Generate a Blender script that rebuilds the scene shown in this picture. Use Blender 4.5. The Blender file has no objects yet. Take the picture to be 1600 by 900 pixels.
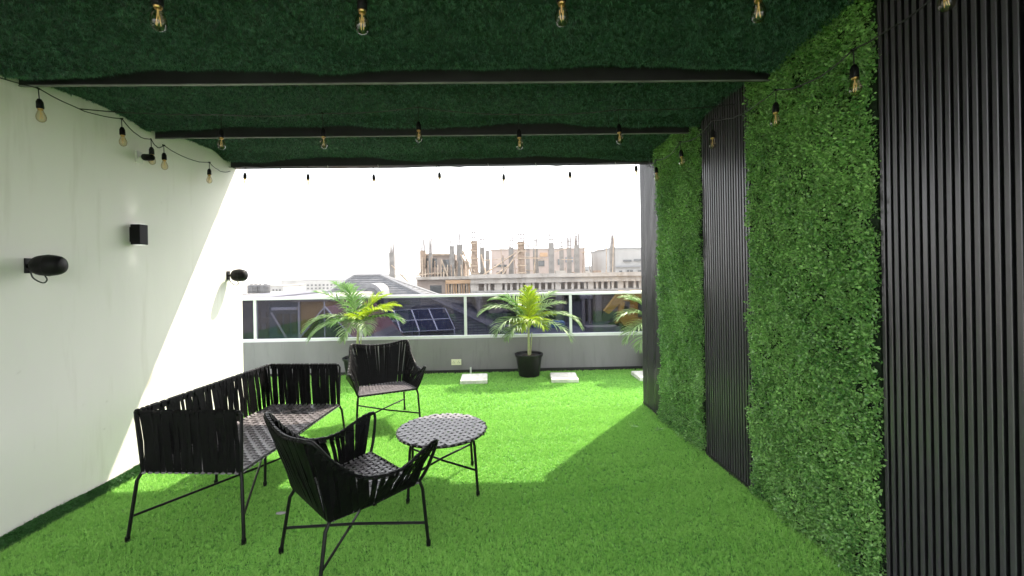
import bpy, math, random
import numpy as np
from mathutils import Vector, Matrix, noise as mnoise

scn = bpy.context.scene
col = scn.collection
rad = math.radians
random.seed(7)
rng = np.random.default_rng(7)

# ------------------------------------------------------------------ camera, sky, sun, exposure
cam = bpy.data.objects.new('camera', bpy.data.cameras.new('camera'))
cam.data.sensor_width = 36.0
cam.data.lens = 650 / 1600 * 36.0
cam.data.clip_start = 0.05
cam.data.clip_end = 12000
cam.matrix_world = Matrix.Translation((0, 0, 1.52)) @ Matrix.Rotation(rad(-1.15), 4, 'Z') @ \
    Matrix.Rotation(rad(90.0), 4, 'X') @ Matrix.Rotation(rad(-0.95), 4, 'Z')
cam.data.shift_y = -24 / 1600
col.objects.link(cam)
scn.camera = cam

SUN = Vector((1.28, 1.60, 2.78)).normalized()
world = bpy.data.worlds.new('World')
scn.world = world
world.use_nodes = True
wn, wl = world.node_tree.nodes, world.node_tree.links
bg = wn['Background']
sky = wn.new('ShaderNodeTexSky')
sky.sky_type = 'NISHITA'
sky.sun_disc = False
sky.sun_elevation = math.asin(SUN.z)
sky.sun_rotation = math.atan2(SUN.x, SUN.y)
sky.air_density = 1.5
sky.dust_density = 6.0
# thin white tropical overcast with soft clouds, the same all over the dome
tc = wn.new('ShaderNodeTexCoord')
cn = wn.new('ShaderNodeTexNoise'); cn.inputs['Scale'].default_value = 2.6; cn.inputs['Detail'].default_value = 6
mp = wn.new('ShaderNodeMapping'); mp.inputs['Scale'].default_value = (1, 1, 2.6)
wl.new(tc.outputs['Generated'], mp.inputs['Vector']); wl.new(mp.outputs[0], cn.inputs['Vector'])
cr = wn.new('ShaderNodeValToRGB')
cr.color_ramp.elements[0].position = 0.36; cr.color_ramp.elements[0].color = (5.6, 5.8, 6.1, 1)
cr.color_ramp.elements[1].position = 0.62; cr.color_ramp.elements[1].color = (6.6, 6.65, 6.65, 1)
wl.new(cn.outputs['Fac'], cr.inputs['Fac'])
mx = wn.new('ShaderNodeMixRGB'); mx.inputs['Fac'].default_value = 0.86
wl.new(sky.outputs[0], mx.inputs[1]); wl.new(cr.outputs[0], mx.inputs[2])
wl.new(mx.outputs[0], bg.inputs['Color'])
bg.inputs['Strength'].default_value = 0.11

sun = bpy.data.objects.new('sun', bpy.data.lights.new('sun', 'SUN'))
sun.data.energy = 2.0
sun.data.angle = rad(0.6)
sun.data.color = (1.0, 0.91, 0.76)
sun.rotation_euler = SUN.to_track_quat('Z', 'Y').to_euler()
sun.location = (4, 5, 9)
col.objects.link(sun)

scn.view_settings.view_transform = 'Standard'
scn.view_settings.look = 'None'
scn.view_settings.exposure = 2.48
scn.view_settings.gamma = 1.0
scn.render.engine = 'CYCLES'
scn.cycles.max_bounces = 10
scn.cycles.diffuse_bounces = 6
scn.cycles.transparent_max_bounces = 16


# ------------------------------------------------------------------ materials
MATS = {}


def mat(name, color, rough=0.6, var=0.0, scale=8.0, bump=0.0, bscale=40.0, metal=0.0, spec=0.5,
        color2=None, translucent=0.0, tone=False, stretch=None, detail=4.0):
    """procedural material: base colour with noise variation, fine relief, optional per-blade tone"""
    m = bpy.data.materials.new(name)
    m.use_nodes = True
    n, l = m.node_tree.nodes, m.node_tree.links
    p = n['Principled BSDF']
    out = n['Material Output']
    p.inputs['Roughness'].default_value = rough
    p.inputs['Metallic'].default_value = metal
    p.inputs['Specular IOR Level'].default_value = spec
    c1 = tuple(color) + (1,)
    c2 = (tuple(color2) if color2 else tuple(min(1, v * (1 + var)) for v in color)) + (1,)
    c0 = c1 if color2 else tuple(v * (1 - var) for v in color) + (1,)
    tcn = n.new('ShaderNodeTexCoord')
    src = tcn.outputs['Object']
    if stretch:
        mpn = n.new('ShaderNodeMapping'); mpn.inputs['Scale'].default_value = stretch
        l.new(src, mpn.inputs['Vector']); src = mpn.outputs[0]
    csock = None
    if tone or var or color2:
        mixn = n.new('ShaderNodeMixRGB')
        mixn.inputs[1].default_value = c0
        mixn.inputs[2].default_value = c2
        if tone:
            at = n.new('ShaderNodeAttribute'); at.attribute_name = 'tone'
            l.new(at.outputs['Fac'], mixn.inputs[0])
        else:
            nt = n.new('ShaderNodeTexNoise'); nt.inputs['Scale'].default_value = scale
            nt.inputs['Detail'].default_value = detail
            l.new(src, nt.inputs['Vector'])
            rp = n.new('ShaderNodeMapRange')
            rp.inputs['From Min'].default_value = 0.3; rp.inputs['From Max'].default_value = 0.7
            l.new(nt.outputs['Fac'], rp.inputs['Value'])
            l.new(rp.outputs[0], mixn.inputs[0])
        l.new(mixn.outputs[0], p.inputs['Base Color'])
        csock = mixn.outputs[0]
    else:
        p.inputs['Base Color'].default_value = c1
    if bump:
        bt = n.new('ShaderNodeTexNoise'); bt.inputs['Scale'].default_value = bscale
        bt.inputs['Detail'].default_value = 5
        l.new(src, bt.inputs['Vector'])
        bn = n.new('ShaderNodeBump'); bn.inputs['Strength'].default_value = bump
        bn.inputs['Distance'].default_value = 0.02
        l.new(bt.outputs['Fac'], bn.inputs['Height']); l.new(bn.outputs[0], p.inputs['Normal'])
    if translucent:
        tr = n.new('ShaderNodeBsdfTranslucent')
        if csock:
            l.new(csock, tr.inputs['Color'])
        else:
            tr.inputs['Color'].default_value = c1
        ms = n.new('ShaderNodeMixShader'); ms.inputs[0].default_value = translucent
        l.new(p.outputs[0], ms.inputs[1]); l.new(tr.outputs[0], ms.inputs[2])
        l.new(ms.outputs[0], out.inputs['Surface'])
    MATS[name] = m
    return m


def glass_mat(name, tint, rough=0.0, refl=(1, 1, 1), ior=0.04, rim=None):
    m = bpy.data.materials.new(name); m.use_nodes = True
    n, l = m.node_tree.nodes, m.node_tree.links
    n.remove(n['Principled BSDF'])
    t = n.new('ShaderNodeBsdfTransparent'); t.inputs['Color'].default_value = tuple(tint) + (1,)
    g = n.new('ShaderNodeBsdfGlossy'); g.inputs['Roughness'].default_value = rough
    g.inputs['Color'].default_value = tuple(refl) + (1,)
    lw = n.new('ShaderNodeLayerWeight'); lw.inputs['Blend'].default_value = 0.5
    pw = n.new('ShaderNodeMath'); pw.operation = 'POWER'; pw.inputs[1].default_value = 4.0
    l.new(lw.outputs['Facing'], pw.inputs[0])
    f = n.new('ShaderNodeMath'); f.operation = 'MULTIPLY_ADD'; f.inputs[1].default_value = 0.8; f.inputs[2].default_value = ior
    l.new(pw.outputs[0], f.inputs[0])
    s = n.new('ShaderNodeMixShader')
    if rim:
        rm = n.new('ShaderNodeMixRGB'); rm.inputs[1].default_value = tuple(tint) + (1,); rm.inputs[2].default_value = tuple(rim) + (1,)
        p2 = n.new('ShaderNodeMath'); p2.operation = 'POWER'; p2.inputs[1].default_value = 1.8
        l.new(lw.outputs['Facing'], p2.inputs[0]); l.new(p2.outputs[0], rm.inputs[0]); l.new(rm.outputs[0], t.inputs['Color'])
    l.new(f.outputs[0], s.inputs[0]); l.new(t.outputs[0], s.inputs[1]); l.new(g.outputs[0], s.inputs[2])
    l.new(s.outputs[0], n['Material Output'].inputs['Surface'])
    MATS[name] = m
    return m


def window_mat(name, color=(0.03, 0.035, 0.04)):
    return mat(name, color, rough=0.12, var=0.4, scale=0.7, spec=0.7)


mat('turf_blade', (0.17, 0.44, 0.065), rough=0.5, color2=(0.48, 0.81, 0.21), tone=True, translucent=0.30, spec=0.35)
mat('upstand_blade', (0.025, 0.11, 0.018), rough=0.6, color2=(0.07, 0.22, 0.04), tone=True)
mat('turf_backing', (0.09, 0.26, 0.04), rough=0.9, var=0.5, scale=60, bump=0.5, bscale=120)
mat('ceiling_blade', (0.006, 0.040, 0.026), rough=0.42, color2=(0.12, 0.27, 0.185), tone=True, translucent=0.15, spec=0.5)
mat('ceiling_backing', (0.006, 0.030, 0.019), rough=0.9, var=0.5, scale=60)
mat('leaf', (0.065, 0.20, 0.042), rough=0.34, color2=(0.39, 0.67, 0.20), tone=True, translucent=0.22, spec=0.45)
mat('leaf_backing', (0.008, 0.022, 0.007), rough=0.9, var=0.4, scale=60)
mat('wall_paint', (0.775, 0.745, 0.715), rough=0.75, color2=(0.82, 0.785, 0.755), scale=2.2, bump=0.22, bscale=7, stretch=(1, 1, 0.30), detail=8)
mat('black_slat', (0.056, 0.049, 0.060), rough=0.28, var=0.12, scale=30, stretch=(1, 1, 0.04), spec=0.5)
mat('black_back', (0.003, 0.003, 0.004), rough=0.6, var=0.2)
mat('core_wall', (0.10, 0.10, 0.10), rough=0.8, var=0.2, bump=0.2)
mat('beam_metal', (0.010, 0.010, 0.012), rough=0.45, var=0.3, scale=12)
mat('lit_edge_grey', (0.16, 0.16, 0.16), rough=0.5, var=0.3, scale=10)
mat('roof_deck', (0.25, 0.25, 0.25), rough=0.8, var=0.2)
mat('parapet_grey', (0.20, 0.185, 0.20), rough=0.8, var=0.10, scale=3, bump=0.12, bscale=25, stretch=(1, 1, .3), detail=7)
mat('white_metal', (0.62, 0.62, 0.62), rough=0.4, var=0.04, scale=10)
mat('black_metal', (0.004, 0.004, 0.0043), rough=0.4, var=0.4, scale=40, spec=0.2)
mat('strap', (0.0028, 0.0027, 0.0030), rough=0.5, var=0.5, scale=25, bump=0.15, bscale=200, spec=0.12)
mat('seat_strap', (0.15, 0.137, 0.147), rough=0.34, var=0.4, scale=25, bump=0.15, bscale=200, spec=0.6)  # pale base colour carries the sky glare on the black seat and table straps
mat('cable', (0.010, 0.010, 0.010), rough=0.5)
mat('black_plastic', (0.004, 0.004, 0.0042), rough=0.5, var=0.3, scale=30, spec=0.15)
mat('pot_plastic', (0.006, 0.006, 0.0065), rough=0.4, var=0.4, scale=14, spec=0.3)
mat('soil', (0.05, 0.035, 0.022), rough=0.95, var=0.5, scale=50, bump=0.8, bscale=60)
mat('palm_stem', (0.28, 0.27, 0.14), rough=0.6, color2=(0.42, 0.44, 0.22), scale=30, stretch=(1, 1, 4))
mat('palm_leaf', (0.06, 0.17, 0.025), rough=0.4, color2=(0.15, 0.30, 0.05), tone=True, translucent=0.35)
mat('palm_leaf_grey', (0.15, 0.25, 0.09), rough=0.4, color2=(0.27, 0.38, 0.15), tone=True, translucent=0.35)
mat('palm_leaf_young', (0.22, 0.36, 0.01), rough=0.4, color2=(0.42, 0.50, 0.02), tone=True, translucent=0.45)
mat('paver_white', (0.70, 0.68, 0.62), rough=0.8, var=0.12, scale=12, bump=0.3, bscale=60)
mat('socket_cream', (0.72, 0.68, 0.50), rough=0.4)
mat('socket_dark', (0.10, 0.10, 0.09), rough=0.5)
mat('pipe_white', (0.65, 0.65, 0.62), rough=0.5)
mat('brass', (0.55, 0.36, 0.14), rough=0.3, metal=1.0)
mat('filament', (0.75, 0.55, 0.30), rough=0.35)
mat('lamp_lens', (0.85, 0.85, 0.85), rough=0.25)
lg = mat('lamp_glow', (0.9, 0.9, 0.9), rough=0.3)
lg.node_tree.nodes['Principled BSDF'].inputs['Emission Color'].default_value = (1, .97, .92, 1)
lg.node_tree.nodes['Principled BSDF'].inputs['Emission Strength'].default_value = 0.12
glass_mat('bulb_glass', (0.95, 0.885, 0.76), ior=0.05, rim=(0.30, 0.22, 0.14))
glass_mat('balustrade_glass', (0.31, 0.32, 0.385), ior=0.025)
mat('concrete', (0.22, 0.21, 0.20), rough=0.9, var=0.22, scale=1.5, bump=0.3, bscale=8)
mat('concrete_pale', (0.37, 0.34, 0.305), rough=0.9, color2=(0.28, 0.26, 0.24), scale=0.9, bump=0.3, bscale=8)
mat('column_concrete', (0.17, 0.16, 0.15), rough=0.9, var=0.25, scale=2.5, bump=0.3, bscale=8)
mat('formwork', (0.20, 0.145, 0.105), rough=0.85, var=0.35, scale=6)
mat('timber', (0.33, 0.26, 0.195), rough=0.8, var=0.35, scale=4)
mat('blockwork', (0.22, 0.175, 0.15), rough=0.9, color2=(0.30, 0.245, 0.215), scale=1.4, bump=0.5, bscale=10)
mat('pink_wall', (0.33, 0.265, 0.235), rough=0.9, var=0.08, scale=0.6)
mat('orange_patch', (0.34, 0.215, 0.12), rough=0.85, var=0.15, scale=2)
mat('white_wall', (0.30, 0.295, 0.29), rough=0.85, var=0.06, scale=0.3)
mat('grey_wall', (0.19, 0.195, 0.205), rough=0.85, var=0.08, scale=0.3)
mat('rebar', (0.13, 0.11, 0.105), rough=0.8)
mat('roof_tile', (0.07, 0.073, 0.082), rough=0.85, color2=(0.12, 0.12, 0.128), scale=2.5, bump=0.6, bscale=14)
mat('ridge_tile', (0.17, 0.17, 0.178), rough=0.75, var=0.15)
mat('solar_cell', (0.008, 0.014, 0.045), rough=0.35, var=0.3, scale=1.2, spec=0.2)
mat('alu', (0.65, 0.66, 0.68), rough=0.4)
mat('red_roof', (0.10, 0.014, 0.025), rough=0.6, var=0.25, scale=2)
mat('ochre_wall', (0.46, 0.27, 0.08), rough=0.85, var=0.2, scale=0.8)
mat('teal_wall', (0.05, 0.10, 0.16), rough=0.7, var=0.3, scale=0.5)
mat('dark_wall', (0.085, 0.085, 0.10), rough=0.8, var=0.35, scale=0.6)
mat('mid_wall', (0.10, 0.10, 0.125), rough=0.85, var=0.3, scale=0.4)
mat('flat_roof', (0.09, 0.10, 0.13), rough=0.85, var=0.3, scale=0.5)
mat('blue_sheet', (0.12, 0.24, 0.42), rough=0.5, var=0.3, scale=1)
mat('machine_yellow', (0.72, 0.42, 0.03), rough=0.45, var=0.15, scale=2)
mat('tank_black', (0.035, 0.035, 0.04), rough=0.5, var=0.2)
mat('city_ground', (0.26, 0.24, 0.21), rough=0.95, var=0.3, scale=0.02, bump=0.2, bscale=0.3)
window_mat('dark_window')
window_mat('pale_window', (0.14, 0.15, 0.17))


def weather(name, dark, scale, stretch, lo, hi):
    """mix drips, scuffs and hand marks into a painted surface"""
    m = MATS[name]; n, l = m.node_tree.nodes, m.node_tree.links
    p = n['Principled BSDF']; src = p.inputs['Base Color'].links[0].from_socket
    tcn = n.new('ShaderNodeTexCoord'); mpn = n.new('ShaderNodeMapping'); mpn.inputs['Scale'].default_value = stretch
    nt = n.new('ShaderNodeTexNoise'); nt.inputs['Scale'].default_value = scale; nt.inputs['Detail'].default_value = 9
    nt.inputs['Roughness'].default_value = .62
    l.new(tcn.outputs['Object'], mpn.inputs['Vector']); l.new(mpn.outputs[0], nt.inputs['Vector'])
    rp = n.new('ShaderNodeMapRange'); rp.inputs['From Min'].default_value = lo; rp.inputs['From Max'].default_value = hi
    rp.inputs['To Max'].default_value = .85
    l.new(nt.outputs['Fac'], rp.inputs['Value'])
    mxn = n.new('ShaderNodeMixRGB'); mxn.blend_type = 'MULTIPLY'; mxn.inputs[2].default_value = tuple(dark) + (1,)
    l.new(rp.outputs[0], mxn.inputs[0]); l.new(src, mxn.inputs[1]); l.new(mxn.outputs[0], p.inputs['Base Color'])


weather('wall_paint', (0.86, 0.85, 0.82), 5.0, (1, 1.6, .16), .56, .74)
weather('wall_paint', (0.80, 0.79, 0.76), 16.0, (1, 1, 1), .68, .74)
weather('parapet_grey', (0.78, 0.78, 0.78), 6.0, (2, 1, .25), .55, .72)
weather('paver_white', (0.7, 0.68, 0.62), 9.0, (1, 1, 1), .5, .7)
weather('concrete_pale', (0.62, 0.58, 0.54), 1.2, (1, 1, .4), .48, .66)
weather('white_wall', (0.75, 0.74, 0.72), .5, (1, 1, .3), .5, .66)
weather('pink_wall', (0.78, 0.74, 0.72), .6, (1, 1, .5), .48, .66)
# each slat takes the light a little differently
_m = MATS['black_slat']; _n, _l = _m.node_tree.nodes, _m.node_tree.links
_oi = _n.new('ShaderNodeObjectInfo'); _mr = _n.new('ShaderNodeMapRange')
_mr.inputs['To Min'].default_value = .22; _mr.inputs['To Max'].default_value = .36
_l.new(_oi.outputs['Random'], _mr.inputs['Value']); _l.new(_mr.outputs[0], _n['Principled BSDF'].inputs['Roughness'])


# ------------------------------------------------------------------ mesh helpers
class MB:
    def __init__(s):
        s.v, s.f = [], []

    def add(s, vs, fs):
        b = len(s.v)
        s.v += [tuple(v) for v in vs]
        s.f += [tuple(b + i for i in f) for f in fs]

    def box(s, lo, hi, M=None):
        x0, y0, z0 = lo; x1, y1, z1 = hi
        vs = [Vector(p) for p in ((x0, y0, z0), (x1, y0, z0), (x1, y1, z0), (x0, y1, z0),
                                  (x0, y0, z1), (x1, y0, z1), (x1, y1, z1), (x0, y1, z1))]
        if M:
            vs = [M @ v for v in vs]
        s.add(vs, [(0, 3, 2, 1), (4, 5, 6, 7), (0, 1, 5, 4), (1, 2, 6, 5), (2, 3, 7, 6), (3, 0, 4, 7)])
        return s

    def bevbox(s, lo, hi, b):
        """box with chamfered vertical and top edges"""
        x0, y0, z0 = lo; x1, y1, z1 = hi
        def ring(i, z):
            return [(x0 + i + b, y0 + i, z), (x1 - i - b, y0 + i, z), (x1 - i, y0 + i + b, z), (x1 - i, y1 - i - b, z),
                    (x1 - i - b, y1 - i, z), (x0 + i + b, y1 - i, z), (x0 + i, y1 - i - b, z), (x0 + i, y0 + i + b, z)]
        vs = ring(0, z0) + ring(0, z1 - b) + ring(b, z1)
        fs = [tuple(range(7, -1, -1)), tuple(range(16, 24))]
        for k in (0, 8):
            fs += [(k + i, k + (i + 1) % 8, k + 8 + (i + 1) % 8, k + 8 + i) for i in range(8)]
        s.add(vs, fs)
        return s

    def tube(s, pts, r, n=8, cap=True, closed=False):
        pts = [Vector(p) for p in pts]
        rs = r if isinstance(r, (list, tuple)) else [r] * len(pts)
        m = len(pts); base = len(s.v)
        up = None
        for i, p in enumerate(pts):
            if closed:
                t = pts[(i + 1) % m] - pts[i - 1]
            else:
                t = pts[min(i + 1, m - 1)] - pts[max(i - 1, 0)]
            t.normalize()
            if up is None:
                up = t.orthogonal().normalized()
            up = (up - t * up.dot(t))
            if up.length < 1e-6:
                up = t.orthogonal()
            up.normalize()
            w = t.cross(up)
            for k in range(n):
                a = 2 * math.pi * k / n
                s.v.append(tuple(p + (up * math.cos(a) + w * math.sin(a)) * rs[i]))
        rings = m if closed else m - 1
        for i in range(rings):
            a, b = base + i * n, base + ((i + 1) % m) * n
            for k in range(n):
                k2 = (k + 1) % n
                s.f.append((a + k, a + k2, b + k2, b + k))
        if cap and not closed:
            s.f.append(tuple(base + k for k in range(n - 1, -1, -1)))
            s.f.append(tuple(base + (m - 1) * n + k for k in range(n)))
        return s

    def lathe(s, prof, n=20, c=(0, 0, 0)):
        base = len(s.v)
        for r, z in prof:
            for k in range(n):
                a = 2 * math.pi * k / n
                s.v.append((c[0] + r * math.cos(a), c[1] + r * math.sin(a), c[2] + z))
        for i in range(len(prof) - 1):
            for k in range(n):
                k2 = (k + 1) % n
                a, b = base + i * n, base + (i + 1) * n
                s.f.append((a + k, a + k2, b + k2, b + k))
        if prof[0][0] > 1e-5:
            s.f.append(tuple(base + k for k in range(n - 1, -1, -1)))
        if prof[-1][0] > 1e-5:
            s.f.append(tuple(base + (len(prof) - 1) * n + k for k in range(n)))
        return s

    def ribbon(s, pts, wdirs, w, t):
        """flat strap of width w, thickness t swept along pts; wdirs is the width direction at each point"""
        m = len(pts); base = len(s.v)
        pts = [Vector(p) for p in pts]
        for i, p in enumerate(pts):
            tg = (pts[min(i + 1, m - 1)] - pts[max(i - 1, 0)]).normalized()
            wd = wdirs[i] if isinstance(wdirs, list) else wdirs
            wd = (wd - tg * wd.dot(tg)).normalized()
            nn = tg.cross(wd)
            ww = w[i] if isinstance(w, list) else w
            for a, b in ((-.5, -.5), (.5, -.5), (.5, .5), (-.5, .5)):
                s.v.append(tuple(p + wd * (a * ww) + nn * (b * t)))
        for i in range(m - 1):
            a, b = base + i * 4, base + i * 4 + 4
            for k in range(4):
                k2 = (k + 1) % 4
                s.f.append((a + k, a + k2, b + k2, b + k))
        s.f.append((base + 3, base + 2, base + 1, base)); e = base + (m - 1) * 4
        s.f.append((e, e + 1, e + 2, e + 3))
        return s

    def prism(s, poly, lo, hi, axis='y'):
        """polygon (2D) extruded between lo and hi along an axis"""
        n = len(poly)
        def P(p, h):
            return {'y': (p[0], h, p[1]), 'x': (h, p[0], p[1]), 'z': (p[0], p[1], h)}[axis]
        s.add([P(p, lo) for p in poly] + [P(p, hi) for p in poly],
              [tuple(range(n)), tuple(range(2 * n - 1, n - 1, -1))] +
              [((i + 1) % n, i, n + i, n + (i + 1) % n) for i in range(n)])
        return s

    def mesh(s, name):
        me = bpy.data.meshes.new(name)
        me.from_pydata(s.v, [], s.f)
        return me

    def build(s, name, m, parent=None, smooth=False, loc=None):
        return link(name, s.mesh(name), m, parent, smooth, loc)


def link(name, me, m, parent=None, smooth=False, loc=None, rot=None):
    if m and not me.materials:
        me.materials.append(MATS[m])
    if smooth:
        me.polygons.foreach_set('use_smooth', [True] * len(me.polygons))
        me.set_sharp_from_angle(angle=rad(45))
    o = bpy.data.objects.new(name, me)
    col.objects.link(o)
    o.parent = parent
    if loc is not None:
        o.location = loc
    if rot is not None:
        o.rotation_euler = rot
    return o


def tag(o, label=None, cat=None, group=None, kind=None):
    if label: o['label'] = label
    if cat: o['category'] = cat
    if group: o['group'] = group
    if kind: o['kind'] = kind
    return o


def thing(name, loc, label, cat, group=None, rz=0.0):
    e = bpy.data.objects.new(name, None)
    e.empty_display_size = 0.1
    col.objects.link(e)
    e.location = loc
    e.rotation_euler = (0, 0, rz)
    return tag(e, label, cat, group)


def np_mesh(name, verts, faces_flat, fsize, tone=None):
    """fast mesh from numpy: verts (n,3), faces_flat flat index array, constant face size"""
    me = bpy.data.meshes.new(name)
    nf = len(faces_flat) // fsize
    me.vertices.add(len(verts)); me.vertices.foreach_set('co', np.ascontiguousarray(verts, dtype=np.float32).ravel())
    me.loops.add(len(faces_flat)); me.loops.foreach_set('vertex_index', np.asarray(faces_flat, dtype=np.int32))
    me.polygons.add(nf)
    me.polygons.foreach_set('loop_start', np.arange(nf, dtype=np.int32) * fsize)
    if tone is not None:
        a = me.attributes.new('tone', 'FLOAT', 'POINT')
        a.data.foreach_set('value', np.asarray(tone, dtype=np.float32))
    me.update(calc_edges=True)
    return me


def unit(a):
    return a / np.maximum(np.linalg.norm(a, axis=1, keepdims=True), 1e-9)


def smooth_noise(x, y, seed=0, freq=1.0):
    """cheap smooth 2-D noise made of a few rotated sines, about -1..1"""
    r = np.random.default_rng(seed)
    out = np.zeros_like(x)
    for k in range(7):
        a = r.uniform(0, 6.28); f = freq * r.uniform(0.6, 2.2)
        out += np.sin((x * np.cos(a) + y * np.sin(a)) * f * 6.28 + r.uniform(0, 6.28)) / (0.7 + 0.4 * k)
    return out / 3.2


def blades(base, length, width, lean, up=1.0, tone=None):
    """one curved triangle-pair blade per base point"""
    k = 7  # blades per tuft: they fan out of one stitch
    nt = len(base)
    base = np.repeat(base, k, 0) ; tone = np.repeat(tone, k) + rng.normal(0, .12, nt * k)
    length = np.repeat(length, k) * rng.uniform(.65, 1.2, nt * k); width = np.repeat(width, k) * rng.uniform(.75, 1.25, nt * k)
    lean = np.clip(np.repeat(lean, k) + rng.normal(0, .28, nt * k), .05, 1.4)
    n = len(base)
    a = np.tile(np.arange(k) * 2 * np.pi / k, nt) + np.repeat(rng.uniform(0, 6.28, nt), k) + rng.normal(0, .35, n)
    dirv = np.stack([np.cos(a), np.sin(a), np.zeros(n)], 1)
    b = a + rng.uniform(0.6, 2.5, n)
    wv = np.stack([np.cos(b), np.sin(b), np.zeros(n)], 1) * (width / 2)[:, None]
    ln = lean[:, None]; L = length[:, None]
    upv = np.array([0, 0, up])[None]
    base = base + dirv * .0025
    tip = base + dirv * L * np.sin(ln) + upv * L * np.cos(ln)
    v = np.stack([base - wv, base + wv, tip], 1).reshape(-1, 3)
    t = np.repeat(tone, 3)
    t = t + np.tile([-.12, -.12, .15], n)
    return v, np.arange(3 * n), np.clip(t, 0, 1)


# ------------------------------------------------------------------ ground, terrace, turf
g = MB(); g.add([(-4000, -900, -10), (4000, -900, -10), (4000, 6000, -10), (-4000, 6000, -10)], [(0, 1, 2, 3)])
tag(g.build('ground', 'city_ground'), kind='structure')
own = MB(); own.box((-7, -3, -10.0), (6, 6.56, -0.004))
tag(own.build('terrace_slab', 'concrete'), kind='structure')
tb = MB(); tb.add([(-6.98, -2.98, 0), (5.98, -2.98, 0), (5.98, 6.345, 0), (-6.98, 6.345, 0)], [(0, 1, 2, 3)])
tag(tb.build('turf_floor', 'turf_backing'), kind='structure')


def turf_points(x0, x1, y0, y1, dens):
    n = int((x1 - x0) * (y1 - y0) * dens)
    return rng.uniform(x0, x1, n), rng.uniform(y0, y1, n)


def floor_turf():
    xs, ys, ws, ls = [], [], [], []
    for (x0, x1, y0, y1, d, w, ln) in ((-2.86, 1.74, 0.9, 1.8, 5000, .0036, .022), (-2.86, 1.74, 1.8, 3.0, 12500, .0025, .021),
                                       (-2.86, 1.70, 3.0, 4.62, 8500, .0034, .022), (-4.6, 3.4, 4.62, 6.345, 3800, .0054, .025)):
        x, y = turf_points(x0, x1, y0, y1, d)
        xs.append(x); ys.append(y); ws.append(np.full(len(x), w)); ls.append(np.full(len(x), ln))
    x, y, w, L = map(np.concatenate, (xs, ys, ws, ls))
    n = len(x)
    patch = smooth_noise(x, y, 3, 0.5)
    streak = smooth_noise(x * 0.3, y, 8, 1.6)
    w = w * rng.uniform(.7, 1.3, n); L = L * rng.uniform(.6, 1.3, n) * (1 + .12 * patch)
    # a wrinkle in the carpet by the white wall
    d = np.abs((y - 2.13) - 0.06 * np.sin(x * 7)); wr = (d < .014) & (x < -2.2)
    L = np.where(wr, L * .15, L)
    tone = np.clip(.46 + .09 * patch + .07 * streak + rng.normal(0, .17, n), 0, 1)
    lean = np.clip(rng.normal(.62, .2, n), .1, 1.35)
    v, f, t = blades(np.stack([x, y, np.zeros(n)], 1), L, w, lean, 1, tone)
    return link('artificial_turf', np_mesh('artificial_turf', v, f, 3, t), 'turf_blade')


tag(floor_turf(), 'bright green artificial grass covering the terrace floor', 'turf', kind='stuff')

# ------------------------------------------------------------------ white wall on the left
wall = thing('white_wall', (-2.97, 1.3, 0), 'white painted wall with black speakers and wall light', 'wall')
MB().box((-.1, -2.8, 0), (.1, 3.32, 2.82)).build('wall_body', 'wall_paint', wall)


def upstand():
    n = 60000
    y = rng.uniform(-1.2, 3.3, n); z = rng.uniform(0.0, .075, n) + .012 * smooth_noise(y, y * 0, 4, .8)
    x = np.full(n, .1) + rng.uniform(.003, .016, n) + np.clip(.03 - z, 0, 1) * .8
    base = np.stack([x, y, np.clip(z, 0.002, .1)], 1)
    a = rng.uniform(0, 6.28, n)
    L = rng.uniform(.01, .024, n)[:, None]
    dirv = np.stack([np.abs(rng.normal(.6, .3, n)), np.cos(a) * .6, np.sin(a) * .5 + .1], 1)
    b = rng.uniform(0, 6.28, n)
    wv = np.stack([np.zeros(n), np.cos(b), np.sin(b)], 1) * .0025
    v = np.stack([base - wv, base + wv, base + unit(dirv) * L], 1).reshape(-1, 3)
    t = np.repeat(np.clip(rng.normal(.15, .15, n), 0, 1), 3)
    return np_mesh('turf_upstand', v, np.arange(3 * n), 3, t)


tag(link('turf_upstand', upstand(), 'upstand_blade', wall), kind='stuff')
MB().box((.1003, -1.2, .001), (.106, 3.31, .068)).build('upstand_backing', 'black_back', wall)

# ------------------------------------------------------------------ roof with turf lining
Y0, Y1 = -0.35, 4.56  # rear end, out of view, cut short to let sky light into the shade
roof = thing('pergola_roof', (-.6, 1.9, 2.82), 'flat terrace roof lined underneath with dark green turf on black beams', 'roof')
RX, RY, RZ = -.6, 1.9, 2.82


def rbox(lo, hi, name, m):
    c = Vector((RX, RY, RZ))
    return MB().box(Vector(lo) - c, Vector(hi) - c).build(name, m, roof)


rbox((-3.07, Y0, 2.821), (1.93, Y1, 2.95), 'roof_deck', 'roof_deck')
for yb in (0.62, 1.58, 2.535, 3.505, 4.46):
    hb = .03 if yb < 4.4 else .09
    xr = 1.835 - .053 * yb - .003
    rbox((-2.868, yb, 2.685), (xr, yb + hb, 2.820), 'beam', 'beam_metal')
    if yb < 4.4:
        fl = rbox((-2.868, yb - .004, 2.678), (xr, yb + .010, 2.6845), 'lit_edge', 'lit_edge_grey');  # pale strip stands in for floor light caught by the beam's underside


def beam_dist(y):
    bs = np.array([-.3, 0.62, 1.58, 2.535, 3.505, 4.46, 5.5])
    d = np.min(np.where(bs[None] - y[:, None] > 0, bs[None] - y[:, None], 9), axis=1)
    return d


def lining_z(x, y):
    s = smooth_noise(x, y, 21, .55)
    s2 = smooth_noise(x, y, 33, 1.6)
    d = beam_dist(y)
    # the mat sags between the beams, most just before each beam
    sag = .030 + .028 * s + .010 * s2 + .026 * np.exp(-((d - .10) / .09) ** 2) * (1 + 1.2 * smooth_noise(x, y * 0, 5, .7))
    edge = np.exp(-(d / .025) ** 2)
    return 2.795 - np.clip(sag, 0.004, .10) * (1 - .6 * edge)


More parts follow.
